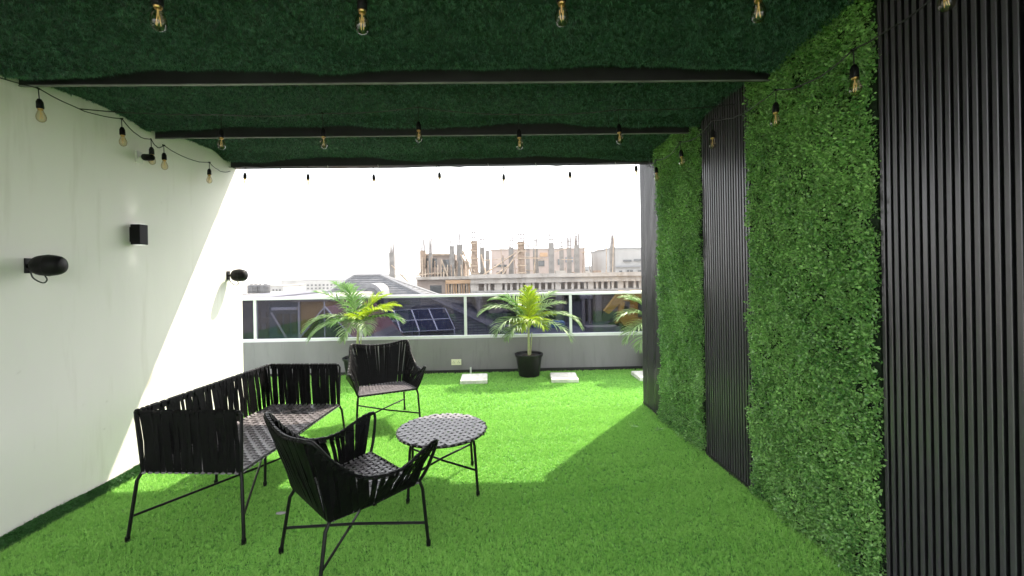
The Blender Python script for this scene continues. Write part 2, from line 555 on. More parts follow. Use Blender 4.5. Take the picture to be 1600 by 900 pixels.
def lining_sheet():
    m = MB()
    nx, ny = 100, 130
    X = np.linspace(-2.869, 1.63, nx); Yv = np.linspace(Y0 + .02, 4.457, ny)
    gx, gy = np.meshgrid(X, Yv)
    gz = lining_z(gx.ravel(), gy.ravel())
    v = np.stack([gx.ravel() - RX, gy.ravel() - RY, gz - RZ], 1)
    idx = np.arange(nx * ny).reshape(ny, nx)
    f = np.stack([idx[:-1, :-1], idx[1:, :-1], idx[1:, 1:], idx[:-1, 1:]], -1).reshape(-1)
    return np_mesh('turf_lining', v, f, 4)


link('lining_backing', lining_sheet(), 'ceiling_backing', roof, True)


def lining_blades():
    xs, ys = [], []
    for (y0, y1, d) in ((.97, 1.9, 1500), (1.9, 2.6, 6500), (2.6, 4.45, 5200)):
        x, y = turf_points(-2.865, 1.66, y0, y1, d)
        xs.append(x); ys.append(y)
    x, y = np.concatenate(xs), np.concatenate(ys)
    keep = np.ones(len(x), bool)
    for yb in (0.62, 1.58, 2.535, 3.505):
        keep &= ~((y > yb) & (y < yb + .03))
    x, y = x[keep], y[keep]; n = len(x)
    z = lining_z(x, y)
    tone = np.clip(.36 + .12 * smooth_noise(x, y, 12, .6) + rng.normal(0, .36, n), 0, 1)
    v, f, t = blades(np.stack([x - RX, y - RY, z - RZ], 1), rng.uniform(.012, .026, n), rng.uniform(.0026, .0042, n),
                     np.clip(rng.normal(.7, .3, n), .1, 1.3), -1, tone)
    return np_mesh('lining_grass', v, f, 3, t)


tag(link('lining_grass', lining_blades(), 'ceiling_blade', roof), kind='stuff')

# ------------------------------------------------------------------ right-hand wall: slat panels and leaf panels
PHI = math.atan(.053)


def wpos(s):
    """point on the right wall plane at distance s along it (about world y)"""
    return Vector((1.84 - .053 * s, s, 0))


core = thing('partition_wall', wpos(1.9), 'dark partition wall behind the slat and leaf panels', 'wall', rz=PHI)
MB().box((.0, -1.75, 0), (.14, 2.825, 2.82)).build('wall_body', 'core_wall', core)

slat_me = {}


def slat_mesh(H):
    k = round(H, 3)
    if k not in slat_me:
        m = MB()
        prof = [(-.0085, 0), (-.0085, -.016), (-.0065, -.0185), (.0065, -.0185), (.0085, -.016), (.0085, 0)]
        n = len(prof)
        vs = [(p[1], p[0], z) for z in (0, H) for p in prof]
        fs = [(i, (i + 1) % n, n + (i + 1) % n, n + i) for i in range(n)] + [tuple(range(n - 1, -1, -1)), tuple(range(n, 2 * n))]
        m.add(vs, fs)
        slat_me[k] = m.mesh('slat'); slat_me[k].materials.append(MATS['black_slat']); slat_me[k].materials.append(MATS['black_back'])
        for i, pg in enumerate(slat_me[k].polygons):  # grey raised face; groove sides coloured black in place of their shade
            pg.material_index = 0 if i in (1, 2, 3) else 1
    return slat_me[k]


def slat_panel(s0, s1, label, H=2.815):
    t = thing('slat_panel', wpos(s0), label, 'wall panel', 'black slat panels on the right wall', PHI)
    L = s1 - s0
    MB().box((-.012, 0, 0), (-.0005, L, H)).build('backing', 'black_back', t)
    n = max(1, round(L / .0298)); pitch = L / n
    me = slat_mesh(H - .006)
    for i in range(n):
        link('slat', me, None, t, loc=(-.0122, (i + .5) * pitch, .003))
    MB().box((-.034, .002, .001), (-.0295, L - .002, .035)).build('floor_trim', 'black_back', t)
    return t


slat_panel(0.40, 1.862, 'tall black ribbed slat panel bounding the widest leaf panel, reaching past the roof beams')
slat_panel(2.765, 3.370, 'black ribbed slat panel standing between the two leaf panels')
slat_panel(4.215, 4.70, 'narrow black ribbed slat panel at the open end of the wall')


def leaf_panel(s0, s1, label, density):
    t = thing('green_wall', wpos(s0), label, 'green wall', 'artificial leaf panels on the right wall', PHI)
    L = s1 - s0; H = 2.79
    MB().box((-.015, 0.004, 0), (-.0005, L - .004, H)).build('backing', 'leaf_backing', t)
    # sprigs: cluster centres that stand out by different amounts, each with a fan of small leaves
    nc = int(L * H * density / 14)
    cy = rng.uniform(.0, L, nc); cz = rng.uniform(.02, H, nc)
    relief = .5 + .5 * smooth_noise(cy, cz, int(s0 * 10), 1.5)
    out = .018 + .048 * relief * rng.uniform(.3, 1.3, nc)
    ctone = np.clip(.40 + .16 * smooth_noise(cy, cz, int(s0 * 7), .9) + rng.normal(0, .14, nc), 0, 1)
    k = 14
    C = np.repeat(np.stack([-out, cy, cz], 1), k, 0)
    n = len(C)
    dirv = unit(rng.normal(0, 1, (n, 3)) * np.array([.55, 1, 1]) + np.array([-.45, 0, .15]))
    pos = C + dirv * rng.uniform(.004, .026, n)[:, None]
    pos[:, 0] = np.minimum(pos[:, 0], -.016)
    axis = unit(dirv + rng.normal(0, .45, (n, 3)))
    side = unit(np.cross(axis, rng.normal(0, 1, (n, 3)) + np.array([-1.2, 0, .5])))
    nor = np.cross(axis, side)
    ll = rng.uniform(.0125, .022, n)[:, None]; ww = ll * rng.uniform(.26, .36, n)[:, None]
    fold = nor * ll * .10
    b = pos; tip = pos + axis * ll
    m1 = pos + axis * ll * .5 + side * ww + fold
    m2 = pos + axis * ll * .5 - side * ww + fold
    v = np.stack([b, m1, tip, m2], 1).reshape(-1, 3)
    i0 = np.arange(n) * 4
    f = np.stack([i0, i0 + 1, i0 + 2, i0, i0 + 2, i0 + 3], 1).reshape(-1)
    tn = np.repeat(np.clip(np.repeat(ctone, k) + rng.normal(0, .17, n), 0, 1), 4)
    tag(link('foliage', np_mesh('foliage', v, f, 3, tn), 'leaf', t), kind='stuff')
    # dark stems of the plastic mat showing in the gaps
    return t


leaf_panel(1.872, 2.755, 'wide panel of small green artificial leaves beside the tall slat panel', 42000)
leaf_panel(3.380, 4.205, 'panel of small green artificial leaves near the open end, partly sunlit', 38000)


# ------------------------------------------------------------------ parapet and glass balustrade
par = thing('parapet_wall', (-.5, 6.45, 0), 'low grey painted parapet wall at the terrace edge', 'wall')
MB().box((-6.45, -.10, 0), (6.45, .10, .53)).build('wall_body', 'parapet_grey', par)
MB().box((-6.45, -.112, 0.001), (6.45, -.1005, .055)).build('dark_base_strip', 'black_back', par)  # thin black strip along the foot of the parapet

bal = thing('glass_balustrade', (-.5, 6.40, .53), 'tinted glass balustrade with white rails on the grey parapet', 'balustrade')
MB().bevbox((-6.4, -.03, .635), (6.4, .03, .675), .006).build('top_rail', 'white_metal', bal)
MB().bevbox((-6.4, -.03, .0), (6.4, .03, .045), .006).build('bottom_rail', 'white_metal', bal)
posts = [-5.37, -3.78, -2.19, -.596, 1.02, 2.62, 4.22, 5.8]
for i, x in enumerate(posts):
    MB().box((x + .5 - .02, -.022, .0452), (x + .5 + .02, .022, .6348)).build('post', 'white_metal', bal)
for a, b in zip(posts[:-1], posts[1:]):
    MB().box((a + .5 + .0215, -.004, .0453), (b + .5 - .0215, .004, .6347)).build('glass_pane', 'balustrade_glass', bal)

sk = thing('wall_socket', (-.742, 6.3498, .13), 'cream double wall socket low on the grey parapet', 'socket')
MB().box((-.075, -.012, 0), (.075, 0, .085)).build('face_plate', 'socket_cream', sk)
for sx in (-.037, .037):
    m = MB()
    for dx, dz in ((0, .058), (-.012, .034), (.012, .034)):
        m.box((sx + dx - .004, -.0135, dz - .006), (sx + dx + .004, -.0122, dz + .006))
    m.build('outlet', 'socket_dark', sk)
    MB().box((sx + .018, -.015, .06), (sx + .028, -.0122, .075)).build('switch', 'white_metal', sk)
pp = MB(); pp.tube([(0, 0, 0), (0, 0, .10)], .014, 10).tube([(0, 0, .085), (0, .045, .085)], .011, 8)
tag(pp.build('pipe_stub', 'pipe_white', loc=(-.52, 6.29, 0.0)), 'short white pipe stub rising from turf below the socket', 'pipe')

for (x, y, rz, lb) in ((-.438, 5.87, .03, 'square white paving slab on the turf below the wall socket'),
                       (.821, 5.83, -.05, 'square white paving slab on the turf right beside the middle palm pot'),
                       (2.014, 5.83, .02, 'square white paving slab by the palm that the slat wall half hides')):
    o = MB().bevbox((-.185, -.19, 0), (.185, .19, .05), .008).build('paving_slab', 'paver_white', loc=(x, y, .012))
    o.rotation_euler[2] = rz
    tag(o, lb, 'slab', 'white slabs on the turf')


# ------------------------------------------------------------------ strapped metal furniture
def catmull(pts, k=6, closed=False):
    pts = [Vector(p) for p in pts]
    out = []
    n = len(pts)
    for i in range(n if closed else n - 1):
        p0 = pts[i - 1] if (i > 0 or closed) else pts[i] * 2 - pts[i + 1]
        p1, p2 = pts[i], pts[(i + 1) % n]
        p3 = pts[(i + 2) % n] if (i + 2 < n or closed) else p2 * 2 - p1
        for j in range(k):
            t = j / k
            out.append(0.5 * ((2 * p1) + (p2 - p0) * t + (2 * p0 - 5 * p1 + 4 * p2 - p3) * t * t + (3 * p1 - p0 - 3 * p2 + p3) * t ** 3))
    if not closed:
        out.append(pts[-1])
    return out


def sampler(pl):
    pl = [Vector(p) for p in pl]
    d = [0]
    for a, b in zip(pl[:-1], pl[1:]):
        d.append(d[-1] + (b - a).length)
    def at(t):
        s = max(0, min(1, t)) * d[-1]
        for i in range(len(pl) - 1):
            if s <= d[i + 1] + 1e-9:
                u = (s - d[i]) / max(d[i + 1] - d[i], 1e-9)
                return pl[i].lerp(pl[i + 1], u)
        return pl[-1]
    return at


def strap_panel(parent, A, B, n, outward, w=.026, jit=.25, slant=0.0, m='strap'):
    """vertical straps wrapped from rail A down to rail B"""
    outward = Vector(outward)
    for i in range(n):
        t = (i + .5) / n
        ta = t + random.uniform(-jit, jit) / n
        tb_ = t + (random.uniform(-jit, jit) + slant) / n
        a, b = A(ta), B(tb_)
        tgA = (A(ta + .03) - A(ta - .03)).normalized()
        tgB = (B(tb_ + .03) - B(tb_ - .03)).normalized()
        dn = (b - a).normalized()
        nr = tgA.cross(dn).normalized()
        if nr.dot(outward) < 0:
            nr = -nr
        q = .011
        tw = random.uniform(-.25, .25)
        mid = a.lerp(b, .5) + nr * random.uniform(.0, .014)
        pts = [a - nr * q + dn * .030, a - nr * q * .8 - dn * .004, a - dn * q, a + nr * q * .9, a + nr * q + dn * .03, mid, b + nr * q - dn * .03,
               b + nr * q * .9, b + dn * q, b - nr * q]
        wd = [tgA] * 5 + [(tgA.lerp(tgB, .5) + nr * tw)] + [tgB] * 4
        ww = w * random.uniform(.75, 1.15)
        wl_ = [ww * .8] * 4 + [ww] * 3 + [ww * .8] * 3
        # straps end where they pass under the rail
        MB().ribbon(pts, wd, wl_, .0045).build('strap', m, parent)


def weave(parent, c, nu, nv, m='seat_strap', fill=.62, dip=.012):
    """over-under woven straps inside the quad c = (p00, p10, p11, p01)"""
    c = [Vector(p) for p in c]
    def P(u, v):
        p = c[0].lerp(c[1], u).lerp(c[3].lerp(c[2], u), v)
        return p - Vector((0, 0, dip * 4 * u * (1 - u) * 4 * v * (1 - v)))
    lu = ((c[1] - c[0]).length + (c[2] - c[3]).length) / 2
    lv = ((c[3] - c[0]).length + (c[2] - c[1]).length) / 2
    am = .0028
    under_layer(parent, [(c[0].lerp(c[1], (i + .5) / nu), c[3].lerp(c[2], (i + .5) / nu)) for i in range(nu)], (c[1] - c[0]).normalized(), lu / nu * .93)
    for i in range(nu):
        u = (i + .5) / nu
        pts = []
        for j in range(nv):
            p = P(u, (j + .5) / nv); p.z += am * (1 if (i + j) % 2 else -1); pts.append(p)
        pts = [P(u, -.015) - Vector((0, 0, .008)), P(u, 0) + Vector((0, 0, .010))] + pts + [P(u, 1) + Vector((0, 0, .010)), P(u, 1.015) - Vector((0, 0, .008))]
        MB().ribbon(pts, (c[1] - c[0]).normalized(), lu / nu * fill * random.uniform(.9, 1.06), .003).build('seat_strap', m, parent)
    for j in range(nv):
        v = (j + .5) / nv
        pts = []
        for i in range(nu):
            p = P((i + .5) / nu, v); p.z += am * (-1 if (i + j) % 2 else 1); pts.append(p)
        pts = [P(-.015, v) - Vector((0, 0, .008)), P(0, v) + Vector((0, 0, .010))] + pts + [P(1, v) + Vector((0, 0, .010)), P(1.015, v) - Vector((0, 0, .008))]
        MB().ribbon(pts, (c[3] - c[0]).normalized(), lv / nv * fill * random.uniform(.9, 1.06), .003).build('seat_strap', m, parent)


def under_layer(parent, ends, wdir, w, drop=.010):
    """black support straps stretched close together below the woven layer"""
    for a, b in ends:
        d = Vector((0, 0, drop))
        MB().ribbon([a, a.lerp(b, .06) - d, a.lerp(b, .5) - d * 1.9, a.lerp(b, .94) - d, b], wdir, w, .0025).build('under_strap', 'strap', parent)


RT = .0095  # rod radius


def leg(parent, top, foot):
    top, foot = Vector(top), Vector(foot)
    k = top.lerp(foot, .12) + Vector(((foot - top).x * .25, (foot - top).y * .25, 0))
    m = MB().tube([top, k, foot + Vector((0, 0, .012))], RT, 8)
    l = m.build('leg', 'black_metal', parent, True)
    MB().tube([foot, foot + Vector((0, 0, .03))], RT * 1.35, 8).build('foot_cap', 'black_plastic', l)
    return l


def stretchers(parent, feet, tops, h):
    """crossed stretchers between diagonal legs at height h"""
    pt = [Vector(f).lerp(Vector(t), h / t[2]) for f, t in zip(feet, tops)]
    for i, (a, b) in enumerate(((0, 2), (1, 3))):
        mid = pt[a].lerp(pt[b], .5) + Vector((0, 0, .009 if i else -.009))
        MB().tube([pt[a], mid, pt[b]], RT * .8, 8).build('stretcher', 'black_metal', parent, True)


def armchair(loc, face, label):
    rz = math.atan2(face[1], face[0]) - math.pi / 2
    t = thing('armchair', (loc[0], loc[1], .006), label, 'chair', 'black strapped armchairs', rz)
    sf, sb = (.275, .26, .365), (.225, -.215, .335)
    mir = lambda p: (-p[0], p[1], p[2])
    corners = [sb, sf, mir(sf), mir(sb)]
    MB().tube([Vector(p) for p in corners], RT, 8, closed=True).build('seat_frame', 'black_metal', t, True)
    side = [(.352, .312, .592), (.362, .235, .572), (.362, .09, .515), (.342, -.09, .535), (.318, -.225, .640), (.305, -.315, .755)]
    loop = [sf, (.300, .292, .43), (.330, .322, .53), (.345, .328, .578)] + side + [(.26, -.345, .765)]
    half = loop + [(.12, -.352, .742), (0, -.355, .735)]
    rail = catmull(half + [mir(p) for p in half[-2::-1]], 5)
    MB().tube(rail, RT, 8).build('top_rail', 'black_metal', t, True)
    # straps
    armR = sampler(catmull(side, 6)); seatR = sampler([(sf[0], sf[1] - .01, sf[2]), sb])
    strap_panel(t, armR, seatR, 19, (1, 0, 0), w=.0325, slant=1.3)
    armL = sampler(catmull([mir(p) for p in side], 6)); seatL = sampler([mir((sf[0], sf[1] - .01, sf[2])), mir(sb)])
    strap_panel(t, armL, seatL, 19, (-1, 0, 0), w=.0325, slant=1.3)
    bk = catmull([(.305, -.315, .755), (.26, -.345, .765), (.12, -.352, .742), (0, -.355, .735), (-.12, -.352, .742), (-.26, -.345, .765), (-.305, -.315, .755)], 5)
    strap_panel(t, sampler(bk), sampler([sb, mir(sb)]), 21, (0, -1, 0), w=.0295)
    weave(t, (mir(sb), sb, sf, mir(sf)), 15, 15)
    feet = [(.25, -.285, 0), (.30, .295, 0), (-.30, .295, 0), (-.25, -.285, 0)]
    for c, f in zip(corners, feet):
        leg(t, c, f)
    stretchers(t, feet, corners, .13)
    return t


armchair((-.865, 2.33), (.70, .71), 'black strapped armchair in the shade, drawn up to the round table beside the sofa')
armchair((-1.245, 4.31), (.40, -.915), 'black strapped armchair standing in the sun in front of the grey parapet')


def sofa():
    t = thing('sofa', (-1.80, 3.07, .006), 'black strapped two-seat sofa standing along the white wall', 'sofa', rz=rad(-4.2))
    a, L = .315, .605
    st = [(-a + .02, -L, .385), (a - .01, -L, .385), (a - .01, L, .385), (-a + .02, L, .385)]
    MB().tube([Vector(p) for p in st], RT, 8, closed=True).build('seat_frame', 'black_metal', t, True)
    T = .735
    tp = [(a, -L - .005, T), (-a - .015, -L - .01, T), (-a - .015, L + .01, T), (a, L + .005, T)]
    rail = [st[1], (a, -L - .005, T - .02), (a - .012, -L - .005, T)] + [(-a, -L - .01, T), (-a - .015, -L + .01, T), (-a - .015, L - .01, T), (-a, L + .01, T)] + \
           [(a - .012, L + .005, T), (a, L + .005, T - .02), st[2]]
    MB().tube(rail, RT, 8).build('top_rail', 'black_metal', t, True)
    for sy in (-1, 1):
        MB().tube([st[0] if sy < 0 else st[3], (-a - .015, sy * (L + .005), T)], RT, 8).build('back_post', 'black_metal', t, True)
    strap_panel(t, sampler([(a - .02, -L - .006, T), (-a, -L - .01, T)]), sampler([st[1], st[0]]), 24, (0, -1, 0), w=.0285, jit=.22)
    strap_panel(t, sampler([(a - .02, L + .006, T), (-a, L + .01, T)]), sampler([st[2], st[3]]), 22, (0, 1, 0), w=.029, jit=.2)
    strap_panel(t, sampler([(-a - .015, -L, T), (-a - .015, L, T)]), sampler([st[0], st[3]]), 42, (-1, 0, 0), w=.0300, jit=.32)
    weave(t, st, 15, 29)
    feet = [(-a - .03, -L - .05, 0), (a + .035, -L - .05, 0), (a + .035, L + .04, 0), (-a - .03, L + .04, 0)]
    for c, f in zip(st, feet):
        leg(t, c, f)
    # middle legs of the long frame
    leg(t, (-a + .02, .0, .385), (-a - .02, .0, 0))
    leg(t, (.05, .0, .360), (.05, -.02, 0))
    stretchers(t, feet, st, .14)
    MB().tube([(-a + .02, 0, .380), (-a + .05, 0, .360), (a - .04, 0, .360), (a - .01, 0, .380)], RT * .8, 8).build('seat_bar', 'black_metal', t, True)
    return t


sofa()


def coffee_table():
    t = thing('coffee_table', (-.465, 3.028, .006), 'low round table with woven black strap top between the armchairs', 'table')
    r, z = .312, .385
    ring = [(r * math.cos(k * math.pi / 20), r * math.sin(k * math.pi / 20), z) for k in range(40)]
    MB().tube(ring, RT, 8, closed=True).build('top_frame', 'black_metal', t, True)
    n = 14; pitch = 2 * r / n; rot = rad(38)
    for d in (0, 1):
        ax = Vector((math.cos(rot + d * math.pi / 2), math.sin(rot + d * math.pi / 2), 0))
        pe = Vector((-ax.y, ax.x, 0))
        for i in range(n):
            off = -r + (i + .5) * pitch
            h = math.sqrt(max(0, r * r - off * off))
            if h < .05:
                continue
            pts = [pe * off - ax * (h + .010) + Vector((0, 0, z)), pe * off - ax * h + Vector((0, 0, z + .011))]
            for j in range(n):
                u = -r + (j + .5) * pitch
                if abs(u) < h - .02:
                    pts.append(pe * off + ax * u + Vector((0, 0, z + .008 + .0028 * (1 if (i + j + d) % 2 else -1))))
            pts += [pe * off + ax * h + Vector((0, 0, z + .011)), pe * off + ax * (h + .010) + Vector((0, 0, z))]
            MB().ribbon(pts, pe, pitch * .60 * random.uniform(.92, 1.05), .003).build('strap', 'seat_strap', t)
    ends = []
    for i in range(n):
        off = -r + (i + .5) * pitch; h = math.sqrt(r * r - off * off)
        ends.append((Vector((off, -h, z - .003)), Vector((off, h, z - .003))))
    under_layer(t, ends, Vector((1, 0, 0)), pitch * .94, .006)
    feet, tops = [], []
    for k in range(4):
        an = rad(-36 + 90 * k)
        tops.append((r * .93 * math.cos(an), r * .93 * math.sin(an), z - .004)); feet.append((r * 1.05 * math.cos(an), r * 1.05 * math.sin(an), 0))
    for c, f in zip(tops, feet):
        leg(t, c, f)
    stretchers(t, feet, tops, .17)


coffee_table()


# ------------------------------------------------------------------ potted palms
def frond_mesh(az, el, L, droop, nl=24, leaf=.27, seed=0, spread=1.0, wleaf=.017):
    r = random.Random(seed)
    az = rad(az)
    hd = Vector((math.cos(az), math.sin(az), 0))
    V, Fq, T = [], [], []
    # rachis
    pts = []
    p = Vector((0, 0, 0)); e = rad(el); N = 16
    for i in range(N + 1):
        pts.append(p.copy())
        p = p + (hd * math.cos(e) + Vector((0, 0, math.sin(e)))) * (L / N)
        e -= rad(droop) / N * (0.35 + 1.3 * i / N)
    mb = MB().tube(pts, [.0075 * (1 - .8 * i / N) + .0012 for i in range(N + 1)], 5)
    V += mb.v; F = [tuple(f) for f in mb.f]; T += [.75] * len(mb.v)
    S = sampler(pts)
    for sd in (-1, 1):
        for k in range(nl):
            u = .16 + .84 * (k + r.random() * .6) / nl
            o = S(u); tg = (S(min(1, u + .03)) - S(u - .03)).normalized()
            sidev = tg.cross(Vector((0, 0, 1)))
            if sidev.length < .05:
                sidev = Vector((-hd.y, hd.x, 0))
            sidev = sidev.normalized() * sd
            upv = sidev.cross(tg) * sd
            ang = rad(68 - 42 * u + r.uniform(-6, 6))
            d0 = (tg * math.cos(ang) + sidev * math.sin(ang) * spread + upv * r.uniform(.15, .4)).normalized()
            ll = leaf * (math.sin(math.pi * min(1, .22 + .72 * u)) ** .8) * r.uniform(.85, 1.12)
            w = wleaf * r.uniform(.8, 1.2)
            base = len(V); tn = min(1, max(0, r.gauss(.45, .22)))
            q = o.copy(); d = d0.copy()
            wd = d0.cross(upv).normalized()
            segs = 4
            for j in range(segs + 1):
                ww = w * (0.45, 1.0, .95, .6, .06)[j]
                mid = q - upv * ww * .25
                V += [tuple(q - wd * ww * .5), tuple(mid), tuple(q + wd * ww * .5)]
                T += [tn, tn * .85, tn]
                if j < segs:
                    F += [(base + 3 * j, base + 3 * j + 1, base + 3 * j + 4, base + 3 * j + 3), (base + 3 * j + 1, base + 3 * j + 2, base + 3 * j + 5, base + 3 * j + 4)]
                q = q + d * (ll / segs)
                d = (d + Vector((0, 0, -.16 - .10 * j))).normalized()
    me = bpy.data.meshes.new('frond'); me.from_pydata(V, [], F)
    a = me.attributes.new('tone', 'FLOAT', 'POINT'); a.data.foreach_set('value', T)
    return me


def palm(loc, label, crown, lean, fronds, seed):
    t = thing('potted_palm', (loc[0], loc[1], .016), label, 'plant', 'palms in black pots along the parapet')
    R = .205
    pot = MB().lathe([(.145, 0), (.150, .01), (.188, .27), (.190, .275), (.190, .315), (.178, .315), (.172, .28)], 28).build('pot', 'pot_plastic', t, True)
    MB().lathe([(.191, .285), (R, .287), (R + .003, .318), (.192, .322), (.1915, .29)], 28).build('rim', 'pot_plastic', pot, True)
    MB().lathe([(.172, .279), (.09, .292), (.0, .296)], 20).build('soil', 'soil', t, True)
    c = Vector((lean[0], lean[1], crown))
    pl = catmull([(0, 0, .28), (lean[0] * .2, lean[1] * .2, .28 + (crown - .28) * .5), c], 5)
    MB().tube(pl, [.021 - .009 * i / (len(pl) - 1) for i in range(len(pl))], 9).build('stem', 'palm_stem', t, True)
    MB().tube([(.02, .02, .28), (.035, .02, .42), (.05, .03, .62)], [.012, .010, .006], 7).build('stem', 'palm_stem', t, True)
    for i, (az, el, L, dr, m) in enumerate(fronds):
        o = link('frond', frond_mesh(az, el, L, dr, seed=seed * 100 + i, leaf=.25 if L < .6 else .30), {'g': 'palm_leaf', 's': 'palm_leaf_grey', 'y': 'palm_leaf_young'}[m], t, loc=c - Vector((0, 0, random.uniform(0, .05))))
    return t


palm((.35, 6.08), 'potted palm with arching grey-green fronds standing between two white slabs', .80, (0.0, .0),
     [(190, 42, .80, 95, 's'), (172, 60, .70, 80, 'g'), (215, 25, .66, 110, 's'), (150, 62, .62, 60, 'g'),
      (88, 84, .52, 15, 'y'), (60, 80, .46, 20, 'y'), (35, 55, .66, 45, 's'), (15, 48, .62, 60, 's'), (352, 30, .86, 105, 's'), (335, 12, .72, 90, 's'),
      (300, 20, .42, 80, 'y'), (250, 22, .40, 90, 'y'), (230, 8, .55, 85, 's'), (20, 30, .40, 50, 'y'), (275, 30, .34, 90, 'y')], 3)
palm((-2.14, 6.08), 'potted palm with bright yellow-green fronds behind the sunlit armchair', .84, (.03, .0),
     [(178, 55, .80, 55, 'g'), (160, 68, .72, 45, 'g'), (140, 72, .66, 35, 'g'), (190, 22, .82, 90, 's'), (205, 8, .74, 80, 's'),
      (20, 58, .58, 50, 'y'), (40, 66, .56, 40, 'y'), (5, 42, .62, 60, 'y'), (330, 38, .60, 60, 'y'), (300, 14, .58, 80, 's'), (265, 4, .56, 80, 's'),
      (355, 26, .66, 70, 'g'), (285, 40, .42, 70, 'y'), (235, 30, .45, 80, 'g')], 5)
palm((2.28, 6.08), 'potted palm half hidden behind the end of the slat wall', .74, (0.0, .0),
     [(190, 40, .72, 90, 's'), (175, 58, .70, 70, 's'), (205, 14, .74, 95, 's'), (222, 0, .70, 80, 's'), (150, 60, .6, 60, 'g'), (90, 80, .5, 20, 'y'),
      (40, 50, .7, 70, 'g'), (0, 40, .8, 90, 's'), (330, 25, .75, 90, 's'), (280, 20, .6, 90, 's')], 8)

# ------------------------------------------------------------------ string lights
holder_me = MB().lathe([(.004, .0), (.010, -.004), (.013, -.012), (.0165, -.020), (.0175, -.055), (.0155, -.060)], 12).mesh('lamp_holder')
holder_me.materials.append(MATS['black_plastic'])
bulb_me = MB().lathe([(.0125, 0), (.0135, -.010), (.019, -.024), (.0255, -.042), (.0270, -.056), (.0235, -.071), (.0145, -.082), (.004, -.0865), (0, -.087)], 16).mesh('bulb')
bulb_me.materials.append(MATS['bulb_glass'])
cap_me = MB().lathe([(.0128, .006), (.0132, -.004), (.011, -.010)], 12).mesh('bulb_cap'); cap_me.materials.append(MATS['brass'])
fil = []
for k in range(5):
    a0 = 2 * math.pi * k / 5
    fil.append((.007 * math.cos(a0), .007 * math.sin(a0), -.022 if k % 2 else -.060))
fil_me = MB().tube([(0, 0, -.008)] + fil, .0016, 5).tube([(0, 0, 0), (0, 0, -.03)], .003, 6).mesh('filament'); fil_me.materials.append(MATS['filament'])
for me in (holder_me, bulb_me, cap_me):
    me.polygons.foreach_set('use_smooth', [True] * len(me.polygons))


def string_light(bulbs, label, drop=.10, sag=.03, ends=()):
    """bulbs: positions of the bulb glass centre; the cable hangs above and sags between the bulbs"""
    P = [Vector(b) + Vector((0, 0, .075 + .03 + drop)) for b in bulbs]
    o = P[0].copy()
    t = thing('string_light', o, label, 'string light')
    pl = []
    Q = ([Vector(ends[0])] if ends and ends[0] else []) + P + ([Vector(ends[1])] if len(ends) > 1 and ends[1] else [])
    for a, b in zip(Q[:-1], Q[1:]):
        for k in range(8):
            u = k / 8
            p = a.lerp(b, u); p.z -= sag * 4 * u * (1 - u) * random.uniform(.9, 1.1)
            pl.append(p - o)
    pl.append(Q[-1] - o)
    MB().tube(pl, .0035, 6).build('cable', 'cable', t, True)
    for p in P:
        sw = random.uniform(-.06, .06), random.uniform(-.06, .06)
        h = link('lamp_holder', holder_me, None, t, loc=p - o - Vector((0, 0, drop)), rot=(sw[0], sw[1], random.uniform(0, 6)))
        MB().tube([(0, 0, 0), (0, 0, drop + .002)], .0028, 6).build('drop_lead', 'cable', h)
        MB().tube([(-.01, 0, drop), (.01, 0, drop)], .006, 6).build('joint', 'black_plastic', h)
        b = link('bulb', bulb_me, None, h, loc=(0, 0, -.062)); b.scale = (.9, .9, .93)
        link('bulb_cap', cap_me, None, h, loc=(0, 0, -.060))
        link('filament', fil_me, None, h, loc=(0, 0, -.064))


string_light([(-1.86, 1.42, 2.42), (-1.147, 1.42, 2.392), (-.463, 1.42, 2.371), (.213, 1.42, 2.396), (.896, 1.42, 2.403), (1.555, 1.42, 2.439)],
             'string of large amber bulbs hanging under the ceiling turf before the first visible beam', drop=.10, sag=.02, ends=((-2.86, 1.4, 2.66), (1.75, 1.42, 2.68)))
string_light([(-1.925, 2.9, 2.435), (-1.231, 2.9, 2.437), (-.574, 2.9, 2.474), (.123, 2.9, 2.417), (.824, 2.9, 2.445)],
             'string of amber bulbs hanging between the two ceiling beams', drop=.10, sag=.015, ends=((-2.86, 2.88, 2.68), (1.65, 2.9, 2.68)))
string_light([(-2.707, 4.44, 2.515), (-2.05, 4.44, 2.495), (-1.361, 4.44, 2.482), (-.667, 4.44, 2.496), (.017, 4.44, 2.469), (.726, 4.44, 2.489), (1.44, 4.44, 2.545)],
             'string of small bulbs along the open edge of the roof against the sky', drop=.07, sag=.01, ends=((-2.868, 4.43, 2.68), (1.59, 4.44, 2.68)))
string_light([(-2.78, 2.563, 2.511), (-2.78, 3.107, 2.531), (-2.78, 3.36, 2.461), (-2.78, 3.483, 2.451), (-2.78, 4.01, 2.451)],
             'string of bulbs sagging along the top of the white wall', drop=.06, sag=.04, ends=((-2.86, 1.6, 2.69), (-2.868, 4.45, 2.64)))
string_light([(1.60, 1.85, 2.33), (1.58, 2.36, 2.37), (1.55, 3.02, 2.44), (1.53, 3.52, 2.44), (1.53, 4.1, 2.44)],
             'string of bulbs sagging in front of the leaf and slat panels', drop=.07, sag=.05, ends=((1.70, 1.3, 2.66), (1.56, 4.47, 2.66)))
# plastic cable ties left along the edge beam
for k, (x, a) in enumerate(((-2.35, .5), (-1.85, -.2), (-1.32, .7), (-.70, .1), (-.15, .8), (.36, .5), (.90, -.6), (1.22, .3))):
    o = MB().tube([(0, 0, 0), (.005, -.006, -.02), (.028 * math.sin(a), -.008, -.062)], .0028, 5).build('cable_tie', 'pipe_white' if k % 3 else 'cable', loc=(x, 4.456, 2.692))
    tag(o, 'loose cable tie end hanging from the edge beam of the roof', 'cable tie', 'cable ties along the roof edge')

